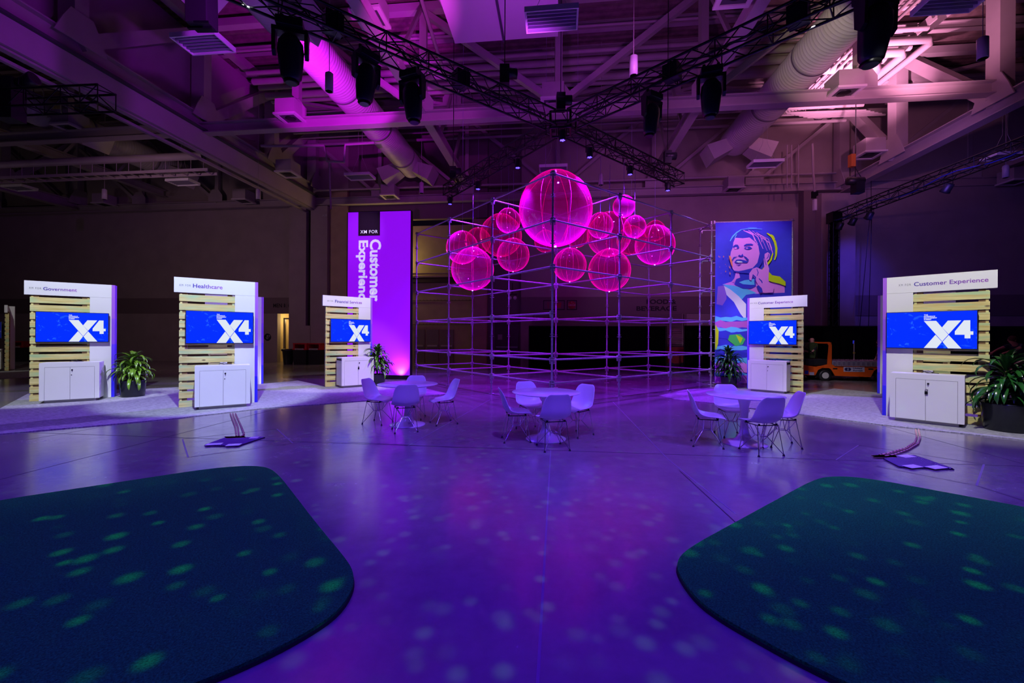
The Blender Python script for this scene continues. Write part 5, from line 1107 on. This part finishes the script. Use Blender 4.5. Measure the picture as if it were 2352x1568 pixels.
t = wthing('lighting_truss', 'black X-shaped box truss hanging above the scaffold', 'lighting truss', TC)
for e in (TRr, TRl, TNl, TNr): box_truss_mb(TC+(e-TC).normalized()*.35, e).build('truss_arm', black_metal, t)
m = MB()
for dz in (-.2, .2):
    for k in range(4):
        a = k*PI/2+.65; m.tube(TC+Vector((math.cos(a)*.35, math.sin(a)*.35, dz)), TC+Vector((math.cos(a+PI/2)*.35, math.sin(a+PI/2)*.35, dz)), .03, 7)
for k in range(4): a = k*PI/2+.65; m.tube(TC+Vector((math.cos(a)*.35, math.sin(a)*.35, -.2)), TC+Vector((math.cos(a)*.35, math.sin(a)*.35, .2)), .03, 7)
m.build('corner_block', black_metal, t)
rnd = random.Random(9)
for e in (TNl, TNr, TRr, TRl):
    d = (e-TC); n = 26; m = MB()
    for q in range(3):
        pts = [TC+d*(.05+.93*i/n)+Vector((rnd.uniform(-.07, .07), rnd.uniform(-.07, .07), -.12+rnd.uniform(-.05, .12)+.1*q)) for i in range(n)]; m.path(pts, .011, 5)
    m.build('cable_run', black_plastic, t)
for f, e in ((.33, TNl), (.62, TNl), (.4, TNr), (.7, TNr)):
    m = MB(); c = TC+(e-TC)*f; m.box(c+Vector((0, 0, .02)), (.3, .26, .3), rz=math.atan2((e-TC).y, (e-TC).x)); m.build('distribution_box', black_plastic, t)
for e, f, lb in ((TRl, .93, 'black chain hoist with motor above the left end of the lighting truss'), (TRr, .87, 'black chain hoist with motor above the right end of the lighting truss'), (TNl, .2, 'chain hoist above the left arm'), (TC, 0, 'chain hoist above the truss crossing')):
    p = TC+(e-TC)*f; t = wthing('chain_hoist', lb, 'hoist', p+Vector((0, 0, .2)), 'chain hoists')
    m = MB(); m.box(p+Vector((0, 0, .55)), (.22, .2, .42)); m.lathe([(.0, -.2), (.12, -.18), (.12, .18), (0, .2)], 14, Matrix.Translation(p+Vector((.1, 0, .6))) @ Matrix.Rotation(PI/2, 4, 'Y')); m.build('motor', black_plastic, t)
    m = MB(); m.tube(p+Vector((0, 0, .76)), p+Vector((0, 0, 6.6)), .012, 5); m.build('chain', black_metal, t)
    m = MB(); m.tube(p+Vector((0, 0, .36)), p+Vector((.17, .17, .2)), .012, 5); m.tube(p+Vector((0, 0, .36)), p+Vector((-.17, -.17, .2)), .012, 5); m.build('sling', black_metal, t)
def moving_head():
    t = thing('moving_head_light', 'x', 'stage light', (0, 0, 0), 0, 'black moving-head stage lights')
    m = MB(); m.box((0, 0, -.1), (.36, .30, .12)); m.tube((-.12, 0, -.04), (-.12, 0, .06), .03, 8); m.tube((.12, 0, -.04), (.12, 0, .06), .03, 8); m.build('base', black_plastic, t, bevel=.02)
    m = MB()
    for s in (-1, 1): m.prism([(-.07, -.18), (.07, -.18), (.06, -.5), (0, -.56), (-.06, -.5)], (s*.215-(.025), 0, 0), (0, 1, 0), (0, 0, 1), .05)
    m.box((0, 0, -.19), (.48, .16, .06)); m.build('yoke', black_plastic, t)
    m = MB(); m.lathe([(0, .20), (.10, .19), (.165, .10), (.18, -.02), (.165, -.2), (.14, -.38), (.10, -.43), (.0, -.45)], 24, Matrix.Translation((0, 0, -.44)) @ Matrix.Rotation(.14, 4, 'X'), sy=.85); m.build('head', M('moving head shell', (.01, .011, .02), .35), t)
    m = MB(); m.lathe([(.08, 0), (.11, .03), (.08, .02)], 20, Matrix.Translation((0, .06, -.895))); m.build('lens_ring', black_metal, t)
    return t
mh0 = moving_head(); fm = True
def on_arm(e, x):        # point of an arm seen at photo column x
    lo, hi = 0.0, 1.0
    f_ = lambda k: (lambda p: PX0+FPX*p.x/p.y)(TC+(e-TC)*k)
    inc = f_(1) > f_(0)
    for _ in range(40):
        mid = (lo+hi)/2
        if (f_(mid) < x) == inc: lo = mid
        else: hi = mid
    return TC+(e-TC)*lo
for e, x, rz, l, sc in ((TNl, 664, .3, 'big black moving-head light, leftmost on the left arm of the lighting truss', 1.12), (TNl, 838, .9, 'black moving-head light, middle one on the left arm', 1.05), (TNl, 944, -.4, 'black moving-head light, nearest the crossing on the left arm', 1.1), (TNr, 1494, .5, 'black moving-head light, nearest the crossing on the right arm', 1.0), (TNr, 1630, -.3, 'black moving-head light, middle one on the right arm', 1.05), (TNr, 2012, .2, 'large black moving-head light cut by the top edge at right', 1.25)):
    o = mh0 if fm else dup(mh0); fm = False
    p = on_arm(e, x) if x < 2000 else P(2012, -30, 6.2)
    o.location = (p.x, p.y, (6.78 if x < 2000 else p.z)); o.rotation_euler = (0, 0, rz); o.scale = (sc,)*3; o['label'] = l
def par():
    t = thing('led_par_light', 'x', 'stage light', (0, 0, 0), 0, 'small LED cans under the lighting truss')
    m = MB(); m.lathe([(0, 0), (.07, .0), (.085, -.03), (.085, -.24), (.078, -.25)], 20); m.build('can', black_plastic, t)
    m = MB(); m.path([(-.1, 0, -.12), (-.1, 0, .06), (0, 0, .1), (.1, 0, .06), (.1, 0, -.12)], .012, 6); m.build('yoke', black_metal, t)
    m = MB()
    for k in range(5): a = k*2*PI/5; m.lathe([(0, -.256), (.02, -.25)], 10, Matrix.Translation((.045*math.cos(a), .045*math.sin(a), 0)))
    m.lathe([(0, -.256), (.02, -.25)], 10); m.build('lens_array', led_lens, t)
    return t
pr0 = par(); fp = True
VI2 = (.24, .02, 1.0)
for e, x, l, tgt, pw in ((TRl, 1187, 'glowing LED can on the rear left arm, nearest the crossing', (-.6, 13.0, 0), 330), (TRl, 1096, 'glowing LED can in the middle of the rear left arm', (-1.9, 15.0, 0), 330), (TRl, 1032, 'glowing LED can at the end of the rear left arm', (-3.2, 15.5, 0), 300), (TRr, 1352, 'glowing LED can on the rear right arm, nearest the crossing', (2.2, 12.8, 0), 330), (TRr, 1445, 'glowing LED can in the middle of the rear right arm', (4.2, 14.2, 0), 330), (TRr, 1532, 'glowing LED can at the end of the rear right arm', (5.6, 15.0, 0), 300), (None, 1284, 'LED can hanging right under the truss crossing', (.9, 11.6, 0), 420)):
    o = pr0 if fp else dup(pr0); fp = False
    p = on_arm(e, x) if e else TC+Vector((.02, -.25, -.05)); o.location = (p.x, p.y, 6.72); o['label'] = l
    light('can_light', 'SPOT', (p.x, p.y, 6.43), VI2, pw*6, tgt, 85, .8, .05)
# left edge truss with units
LT0 = Vector((-8.85, 9.15, 6.75)); LT1 = Vector((-14.5, 9.6, 6.75))
t = wthing('lighting_truss', 'short black box truss entering from the left edge', 'lighting truss', LT0); box_truss_mb(LT0, LT1, .38).build('truss_arm', black_metal, t)
m = MB(); m.box(P(22, 230, 9.3), (.42, .3, .9)); tag(m.build('dimmer_box', black_plastic, None, P(22, 230, 9.3)), 'black box unit hanging on the truss at the left edge', 'stage equipment')
for x, l, Y in ((34, 'black spotlight on top of the left edge truss, facing right', 9.3),):
    t = wthing('spotlight', l, 'stage light', P(x, 185, Y)); m = MB(); c = P(60, 187, Y); m.lathe([(0, -.2), (.1, -.18), (.13, .1), (.14, .2), (.12, .2)], 18, Matrix.Translation(c) @ Matrix.Rotation(1.2, 4, 'Y')); m.build('housing', black_plastic, t)
    m = MB(); m.lathe([(0, .19), (.12, .19)], 18, Matrix.Translation(c) @ Matrix.Rotation(1.2, 4, 'Y')); m.build('lens', M('blue lens', (.02, .02, .3), .1, emit=(.02, .03, .5), estr=.6), t)
    m = MB(); m.path([c+Vector((0, -.14, 0)), c+Vector((0, -.15, -.15)), c+Vector((0, 0, -.2)), c+Vector((0, .15, -.15)), c+Vector((0, .14, 0))], .012); m.tube(c+Vector((0, 0, -.2)), c+Vector((0, 0, -.42)), .015); m.build('yoke', black_metal, t)
# right goalpost truss
A = P(1916, 492, 20.3); A.z = 7.45; B = Vector((15.9, 8.0, 7.7)); Lg = Vector((A.x, A.y, 0.05))
t = wthing('goalpost_truss', 'black box truss with a sleeved leg rising behind the drape, running to the right edge', 'lighting truss', Lg)
box_truss_mb(A, B, .40, .5).build('truss_arm', black_metal, t); box_truss_mb(Lg, A-Vector((0, 0, .2)), .30).build('truss_leg', black_metal, t)
m = MB(); m.beam(Lg+Vector((0, -.02, .1)), A+Vector((0, 0, .1)), .24, .24); m.build('leg_sleeve', curtain_mat, t)
m = MB(); m.box(A, (.45, .45, .5)); m.build('corner_block', black_metal, t)
m = MB(); m.path([A+(B-A)*f+Vector((-.2, 0, -.16-.1*math.sin(f*25))) for f in [i/24 for i in range(25)]], .02, 6); m.build('cable_run', M('blue cable', (.01, .02, .2), .4), t)
for f, l in ((.03, 'black lamp under the corner of the goalpost truss'), (.09, 'second black lamp under the goalpost truss'), (.16, 'third black lamp under the goalpost truss'), (.42, 'black lamp under the middle of the goalpost truss')):
    p = A+(B-A)*f+Vector((0, 0, -.2)); t = wthing('fresnel_light', l, 'stage light', p, 'black lamps on the goalpost truss')
    m = MB(); m.lathe([(0, .12), (.13, .1), (.14, -.14), (.16, -.2), (.13, -.2)], 14, Matrix.Translation(p+Vector((0, 0, -.25))) @ Matrix.Rotation(.7, 4, 'X')); m.build('housing', black_plastic, t)
    m = MB(); m.path([p+Vector((-.16, 0, -.25)), p+Vector((-.16, 0, -.02)), p+Vector((0, 0, .02)), p+Vector((.16, 0, -.02)), p+Vector((.16, 0, -.25))], .012); m.build('yoke', black_metal, t)
t = wthing('chain_hoist', 'chain hoist with spotlight above the goalpost truss under the right girder', 'hoist', P(1970, 445, 17), 'chain hoists')
p = P(1970, 430, 17); m = MB(); m.box(p+Vector((0, 0, .0)), (.35, .3, .5)); m.lathe([(0, -.35), (.16, -.3), (.16, .3), (0, .35)], 14, Matrix.Translation(p+Vector((-.1, 0, .25))) @ Matrix.Rotation(PI/2, 4, 'Y')); m.build('motor', black_plastic, t)
m = MB(); q = P(1965, 375, 17); m.tube(p+Vector((-.1, 0, .3)), q, .015); m.tube(p+Vector((.2, 0, .3)), q+Vector((-.12, 0, 0)), .015); m.tube(q, Vector((q.x, q.y, 14.2)), .015); m.build('chain', black_metal, t)
m = MB(); m.box(q+Vector((-.15, 0, .1)), (.18, .18, .5)); m.build('orange_shackle', M('orange strap', (.5, .15, .03), .6), t)
for i, (x0, y0, x1, y1) in enumerate(((2000, 475, 1975, 748), (2003, 475, 1995, 748), (2001, 380, 2001, 560))):
    m = MB(); a = P(x0, y0, 19.8); m.tube(a, P(x1, y1, 19.8), .014, 5); tag(m.build('hanging_cable', black_metal, None, a), 'thin cable hanging from the goalpost truss behind the right booths', 'cable', 'cables hanging by the goalpost truss')

# ================================================================== ORANGE CART
CZ = lambda zx, zy: ((zx-745)*.00172, (1330-zy)*.00170)
wp = G(1895.5, 874); t = thing('utility_cart', 'orange electric utility cart with grey bins on its flatbed, between the right booths', 'cart', (wp.x, wp.y, 0), math.radians(-10))
orange = M('orange paint', (.72, .10, .008), .35, coat=.3)
prof = [(120, 1000), (230, 955), (400, 1000), (560, 1020), (720, 980), (790, 960), (880, 960), (930, 1000), (2350, 1000), (2350, 1225), (2150, 1225), (2080, 1085), (1990, 1045), (1760, 1045), (1700, 1090), (1640, 1230), (940, 1215), (860, 1070), (820, 1045), (680, 1045), (600, 1090), (545, 1215), (120, 1210)]
m = MB(); m.prism([CZ(*p) for p in prof][::-1], (0, .0, 0), X, Z, -.03); m.prism([CZ(*p) for p in prof][::-1], (0, 1.12, 0), X, Z, -.03)
x0, z0 = CZ(930, 1000); x1, _ = CZ(2350, 1000); m.bx(x0, x1, 0, 1.12, z0-.04, z0); xa, za = CZ(120, 1000); m.bx(xa, xa+.03, 0, 1.12, .2, za); xb, zb_ = CZ(720, 985); m.bx(xa, xb, 0, 1.12, zb_-.1, zb_-.06); m.build('body', orange, t)
m = MB(); m.bx(CZ(560, 0)[0], CZ(880, 0)[0], .03, 1.09, .12, .5); m.bx(CZ(940, 0)[0], CZ(1640, 0)[0], .1, 1.0, .18, .44); m.bx(CZ(1640, 0)[0], CZ(2150, 0)[0], .2, .9, .2, .5); m.build('chassis', black_metal, t)
for cx in (745, 1860):
    for yy in (.0, 1.0):
        c = CZ(cx, 0)[0]; T = Matrix.Translation((c, yy+.02, .2)) @ Matrix.Rotation(PI/2, 4, 'X')
        m = MB(); m.lathe([(.11, .03), (.18, .04), (.205, .02), (.21, -.04), (.205, -.12), (.18, -.14), (.1, -.14)], 28, T); wl = m.build('wheel', black_plastic, t)
        m = MB(); m.lathe([(0, .02), (.03, .035), (.05, .01), (.105, .012), (.12, .035)], 24, T)
        for k in range(5): a = k*2*PI/5; m.lathe([(0, .03), (.012, .02)], 8, T @ Matrix.Translation((.07*math.cos(a), .07*math.sin(a), 0)))
        m.build('hub', M('pale hub', (.5, .48, .48), .4), wl)
m = MB()
for yy in (.02, 1.05): m.prism([CZ(*p) for p in [(800, 1000), (890, 1000), (890, 520), (850, 460), (550, 460), (555, 480), (800, 485), (835, 540)]][::-1], (0, yy+.04, 0), X, Z, -.04) if yy < 1 else m.prism([CZ(*p) for p in [(800, 1000), (890, 1000), (890, 520), (850, 465), (820, 485), (835, 540)]][::-1], (0, yy+.04, 0), X, Z, -.04)
xx, zt_ = CZ(850, 470); m.bx(xx-.02, xx+.03, .02, 1.09, zt_-.05, zt_); m.build('seat_frame', orange, t)
m = MB()
for yy, dx_ in ((.06, -165), (.52, 0)): m.prism([CZ(p[0]+dx_, p[1]) for p in [(690, 480), (830, 470), (840, 560), (820, 830), (700, 830), (670, 560)]][::-1], (0, yy+.34, 0), X, Z, -.34)
m.build('seat_back', M('worn green seat', (.06, .10, .02), .6, var=.6, vscale=7), t)
m = MB(); m.bx(CZ(370, 0)[0], CZ(820, 0)[0], .08, 1.04, CZ(0, 1000)[1], CZ(0, 850)[1]); m.build('seat_cushion', black_plastic, t, bevel=.03)
m = MB(); sx_, sz_ = CZ(350, 560); R2 = Matrix.Translation((sx_, .3, sz_)) @ Matrix.Rotation(-1.0, 4, 'Y'); pts = [R2 @ Vector((math.cos(a)*.16, math.sin(a)*.16, 0)) for a in [2*PI*i/24 for i in range(25)]]; m.path(pts, .014); m.tube(R2 @ Vector((0, 0, 0)), R2 @ Vector((0, 0, -.5)), .02); m.tube(R2 @ Vector((-.16, 0, 0)), R2 @ Vector((.16, 0, 0)), .01); m.build('steering_wheel', black_metal, t)
m = MB(); m.bx(CZ(230, 0)[0], CZ(330, 0)[0], .1, 1.0, CZ(0, 900)[1], CZ(0, 620)[1]); m.tube((CZ(345, 0)[0], .1, CZ(0, 940)[1]), (CZ(352, 0)[0], .1, CZ(0, 720)[1]), .012); m.build('dashboard', black_plastic, t)
m = MB(); a = CZ(1105, 1120); b = CZ(1515, 1012); m.bx(a[0], b[0], -.012, 0, a[1], b[1]); sg = m.build('sign_plate', M('sign plate', (.5, .48, .6), .5), t, bevel=.004)
inkb = M('navy ink', (.02, .02, .09), .5)
m = MB(); m.text('United', (CZ(1285, 0)[0], -.014, CZ(0, 1055)[1]), X, Z, w=.32, h=.055, bold=.03, t=.002, shear=.2); m.text('Rentals', (CZ(1285, 0)[0], -.014, CZ(0, 1105)[1]), X, Z, w=.33, h=.055, bold=.03, t=.002, shear=.2); m.build('sign_lettering', inkb, sg)
m = MB(); c0 = CZ(1175, 1065)
for cc, s_ in ((c0[0]-.02, -1), (c0[0]+.06, 1)):
    m.prism([(cc+.07*math.cos(q)*1.0, c0[1]+.065*math.sin(q)) for q in [i*2*PI/20 for i in range(20)]], (0, -.013, 0), X, Z, .002 if s_ < 0 else .003)
m.prism([(c0[0]+.02+.022*math.cos(q), c0[1]+.05*math.sin(q)) for q in [i*2*PI/16 for i in range(16)]], (0, -.017, 0), X, Z, .002); m.build('sign_emblem', inkb, sg)
m = MB(); m.prism([(c0[0]+.02+.016*math.cos(q), c0[1]+.042*math.sin(q)) for q in [i*2*PI/16 for i in range(16)]], (0, -.0195, 0), X, Z, .002); m.build('sign_emblem_gap', MATS['sign plate'], sg)
for nm, a, b, mt in (('blue_sticker', (330, 1190), (405, 1110), M('blue sticker', (.02, .04, .5), .5)), ('white_sticker', (425, 1210), (520, 1145), MATS['sign plate']), ('slot', (895, 1072), (985, 1042), black_plastic), ('slot', (1590, 1070), (1685, 1035), black_plastic)):
    p_ = CZ(*a); q_ = CZ(*b); m = MB(); m.bx(p_[0], q_[0], -.006, 0, p_[1], q_[1]); m.build(nm, mt, t)
RC = Matrix.Translation((wp.x, wp.y, 0)) @ Matrix.Rotation(math.radians(-10), 4, 'Z')
rnd = random.Random(2); glit = M('tinsel strands', (.85, .6, .8), .2, .8)
def bin_box():
    t = thing('grey_tote', 'x', 'storage bin', (0, 0, 0), 0, 'grey totes on the orange cart'); d = .155
    m = MB(); m.add([(-.068, 0, 0), (.068, 0, 0), (.068, .34, 0), (-.068, .34, 0), (-.076, -.01, .2), (.076, -.01, .2), (.076, .35, .2), (-.076, .35, .2)], [(3, 2, 1, 0), (0, 1, 5, 4), (1, 2, 6, 5), (2, 3, 7, 6), (3, 0, 4, 7)]); s = m.build('tote_body', M('grey tote', (.30, .28, .36), .5), t); sd = s.modifiers.new('s', 'SOLIDIFY'); sd.thickness = .006
    m = MB(); m.bx(-.045, .045, -.012, -.004, .03, .16); m.build('front_panel', M('tote panel', (.16, .14, .22), .5), t)
    m = MB()
    for i in range(60):
        p = Vector((rnd.uniform(-.075, .075), rnd.uniform(-.02, .33), rnd.uniform(.17, .22))); m.path([p, p+Vector((rnd.uniform(-.05, .05), rnd.uniform(-.05, .05), rnd.uniform(0, .05))), p+Vector((rnd.uniform(-.07, .07), rnd.uniform(-.06, .06), rnd.uniform(-.01, .03)))], .004, 4)
    m.build('wire_tangle', glit, t); return t
bb0 = bin_box(); fb2 = True; k = 0; ordn = ['first', 'second', 'third', 'fourth', 'fifth', 'sixth', 'seventh', 'eighth', 'ninth', 'tenth', 'eleventh']
for i in range(11):
    xx = CZ(955+i*95, 0)[0]; o = bb0 if fb2 else dup(bb0); fb2 = False
    o.location = RC @ Vector((xx, .1, CZ(0, 1000)[1]+.004)); o.rotation_euler = (0, 0, math.radians(-10)); o['label'] = 'grey tote heaped with shiny wire on the orange cart, %s from the seat' % ordn[i]
t = thing('whip_flag', 'thin upright rod with small coloured tip on the orange cart', 'rod', RC @ Vector((CZ(1505, 0)[0], .6, CZ(0, 1000)[1])), 0)
m = MB(); m.tube((0, 0, 0), (0, 0, .95), .014, 7); m.build('pole', M('pinkish pole', (.5, .35, .4), .4), t); m = MB(); m.box((0, 0, .5), (.05, .05, .06)); m.build('clamp', M('brass clamp', (.4, .28, .05), .4), t); m = MB(); m.box((-.02, 0, .92), (.06, .01, .12)); m.build('tip_flag', M('blue flag', (.02, .03, .6), .5, emit=(.02, .03, .6), estr=.5), t)

# ================================================================== PEOPLE
skin = M('skin', (.60, .28, .22), .55)
def skin_chain(name, nodes, links, mat, parent, root=0, sub=1):
    me = bpy.data.meshes.new(name); me.from_pydata([n_[0] for n_ in nodes], links, []); me.materials.append(mat)
    o = bpy.data.objects.new(name, me); COL.objects.link(o); o.parent = parent
    md = o.modifiers.new('skin', 'SKIN'); md.use_smooth_shade = True
    for i, n_ in enumerate(nodes): me.skin_vertices[0].data[i].radius = (n_[1], n_[2] if len(n_) > 2 else n_[1]); me.skin_vertices[0].data[i].use_root = (i == root)
    sb = o.modifiers.new('sub', 'SUBSURF'); sb.levels = 1; sb.render_levels = 2 if sub > 1 else 1
    return o
def person(label, loc, rz, J, shirt, pants, hairc, bald=False):
    t = thing('person', label, 'person', loc, rz)
    N = []; E = []
    def nd(p, r, r2=None, link=None):
        N.append((tuple(p), r, r2 if r2 else r)); i = len(N)-1
        if link is not None: E.append((link, i))
        return i
    pel = nd(J['pelvis'], .14, .11); ch_ = nd(J['chest'], .17, .12, pel); nk = nd(J['neck'], .06, .06, ch_); hd0 = nd(Vector(J['head'])+Vector((0, 0, -.06)), .07, .08, nk); hd1 = nd(Vector(J['head'])+Vector((0, 0, .02)), .078, .098, hd0); nd(Vector(J['head'])+Vector((0, 0, .09)), .06, .075, hd1)
    for s in ('L', 'R'):
        sh = nd(J['sh'+s], .062, .062, ch_); el = nd(J['el'+s], .045, .045, sh); wr = nd(J['wr'+s], .03, .028, el); d = (Vector(J['wr'+s])-Vector(J['el'+s])).normalized()
        pm_ = nd(Vector(J['wr'+s])+d*.06, .04, .018, wr); side = Vector((0, 0, 1)).cross(d).normalized()
        for k in range(4):
            off = side*(-.03+.02*k); f0 = nd(Vector(J['wr'+s])+d*.10+off, .010, .009, pm_); f1 = nd(Vector(J['wr'+s])+d*(.135-.01*abs(k-1.5))+off+Vector((0, 0, -.012)), .009, .008, f0); nd(Vector(J['wr'+s])+d*.14+off+Vector((0, 0, -.04)), .008, .007, f1)
        th = nd(Vector(J['wr'+s])+d*.05-side*.05, .011, .010, pm_); nd(Vector(J['wr'+s])+d*.085-side*.062+Vector((0, 0, -.01)), .009, .009, th)
        hp = nd(J['hip'+s], .10, .10, pel); kn = nd(J['kn'+s], .065, .065, hp); an = nd(J['an'+s], .042, .042, kn); nd(Vector(J['an'+s])+Vector((.13, 0, -.05)), .04, .03, an)
    skin_chain('body', N, E, skin, t)
    # clothing
    N = []; E = []; pel = nd(J['pelvis'], .165, .13); ch_ = nd(J['chest'], .20, .145, pel); nd(Vector(J['neck'])*.7+Vector(J['chest'])*.3, .085, .08, ch_)
    for s in ('L', 'R'):
        sh = nd(J['sh'+s], .085, .085, ch_); nd(Vector(J['sh'+s])*.35+Vector(J['el'+s])*.65, .065, .065, sh)
    skin_chain('shirt', N, E, shirt, t)
    N = []; E = []; pel = nd(Vector(J['pelvis'])+Vector((0, 0, -.03)), .172, .14)
    for s in ('L', 'R'):
        hp = nd(J['hip'+s], .118, .115, pel); kn = nd(J['kn'+s], .082, .082, hp); nd(J['an'+s], .062, .062, kn)
    skin_chain('trousers', N, E, pants, t)
    for s in ('L', 'R'):
        a = Vector(J['an'+s]); m = MB(); m.lathe([(0, -.035), (.05, -.03), (.052, .0), (.035, .03), (0, .035)], 16, Matrix.Translation(a+Vector((.07, 0, -.05))) @ Matrix.Scale(2.6, 4, (1, 0, 0))); m.build('shoe', black_plastic, t)
    h = Vector(J['head']); R_ = Matrix.Translation(h+Vector((-.012, 0, .035)))
    if not bald:
        m = MB(); m.lathe([(.0, .115), (.06, .105), (.095, .06), (.106, .01), (.10, -.05), (.07, -.075)], 20, R_ @ Matrix.Rotation(-.35, 4, 'Y')); m.build('hair', hairc, t)
    m = MB(); m.prism([(-.01, -.02), (.012, -.02), (.004, .03), (-.004, .03)], h+Vector((.10, -.008, 0)), (1, 0, 0), Z, .018); 
    for s in (-1, 1): m.lathe([(0, -.03), (.014, -.02), (.02, 0), (.014, .02), (0, .03)], 10, Matrix.Translation(h+Vector((0, s*.088, .0))))
    m.build('nose_and_ears', skin, t)
    m = MB()
    for s in (-1, 1): m.lathe([(0, -.01), (.01, 0), (0, .01)], 8, Matrix.Translation(h+Vector((.088, s*.034, .02))))
    m.build('eye', M('eye dark', (.02, .015, .01), .2), t); m = MB(); m.box(h+Vector((.092, 0, -.055)), (.012, .05, .01)); m.build('mouth', M('lips', (.35, .09, .08), .5), t)
    return t
navy = M('navy shirt', (.008, .014, .055), .8); darkp = M('dark trousers', (.06, .035, .05), .85); hb_ = M('brown hair', (.06, .025, .02), .7); grey_s = M('charcoal shirt', (.015, .012, .03), .8)
dl = RC @ Vector((CZ(640, 0)[0]+.02, .66, 0))
sit = dict(pelvis=(-.02, 0, .72), chest=(-.06, 0, 1.16), neck=(-.04, 0, 1.40), head=(-.01, 0, 1.545), shL=(-.06, .19, 1.31), shR=(-.06, -.19, 1.31), elL=(.12, .25, 1.05), elR=(.12, -.25, 1.05), wrL=(.34, .14, 1.12), wrR=(.34, -.14, 1.12), hipL=(.05, .10, .66), hipR=(.05, -.10, .66), knL=(.42, .14, .68), knR=(.42, -.14, .68), anL=(.52, .14, .34), anR=(.52, -.14, .34))
person('person driving the orange cart, bare head above the seat back, dark shirt', dl, math.radians(170), sit, grey_s, darkp, hb_, bald=True)
rp_ = P(2330, 900, 13.7); 
lean = dict(pelvis=(-.12, 0, .92), chest=(.12, 0, 1.30), neck=(.24, 0, 1.48), head=(.33, 0, 1.585), shL=(.17, .2, 1.42), shR=(.17, -.2, 1.42), elL=(.46, .24, 1.30), elR=(.46, -.24, 1.30), wrL=(.72, .18, 1.20), wrR=(.72, -.18, 1.20), hipL=(-.10, .10, .86), hipR=(-.10, -.10, .86), knL=(.06, .12, .48), knR=(-.12, -.12, .47), anL=(-.02, .12, .09), anR=(-.42, -.12, .12))
ph_ = P(2322, 778, 13.7)
person('person in a navy T-shirt leaning forward with outstretched arms at the right edge', (ph_.x+.36, 13.7, 0), PI, lean, navy, darkp, hb_)
t = thing('platform_truck', 'dark push cart held by the person in the navy T-shirt, hidden behind the plant', 'cart', (ph_.x-.75, 13.7, 0), PI)
m = MB(); m.bx(-.5, .55, -.35, .35, .2, .26); m.build('deck', black_plastic, t); m = MB(); m.path([(-.42, -.25, .24), (-.44, -.25, 1.14), (-.44, .25, 1.14), (-.42, .25, .24)], .016, 7); m.build('push_handle', black_metal, t); m = MB()
for a in (-.4, .4):
    for b in (-.28, .28): m.tube((a, b-.02, .1), (a, b+.02, .1), .1, 14)
m.build('caster', black_plastic, t)
p3 = P(2016, 786, 17.6)
stand = dict(lean, pelvis=(0, 0, .90), chest=(.05, 0, 1.18), neck=(.12, 0, 1.36), head=(.19, 0, 1.46), shL=(.06, .2, 1.30), shR=(.06, -.2, 1.30), elL=(.02, .24, 1.02), elR=(.02, -.24, 1.02), wrL=(.14, .22, .80), wrR=(.14, -.22, .80), hipL=(0, .1, .84), hipR=(0, -.1, .84), knL=(.03, .12, .47), knR=(.02, -.12, .47), anL=(0, .12, .09), anR=(0, -.12, .09))
person('person standing behind the cart flatbed, almost hidden by the booth edge', (p3.x+.26, 17.6, 0), PI, stand, grey_s, darkp, hb_)

for o in list(bpy.data.objects):
    if '_o' in o.keys(): del o['_o']
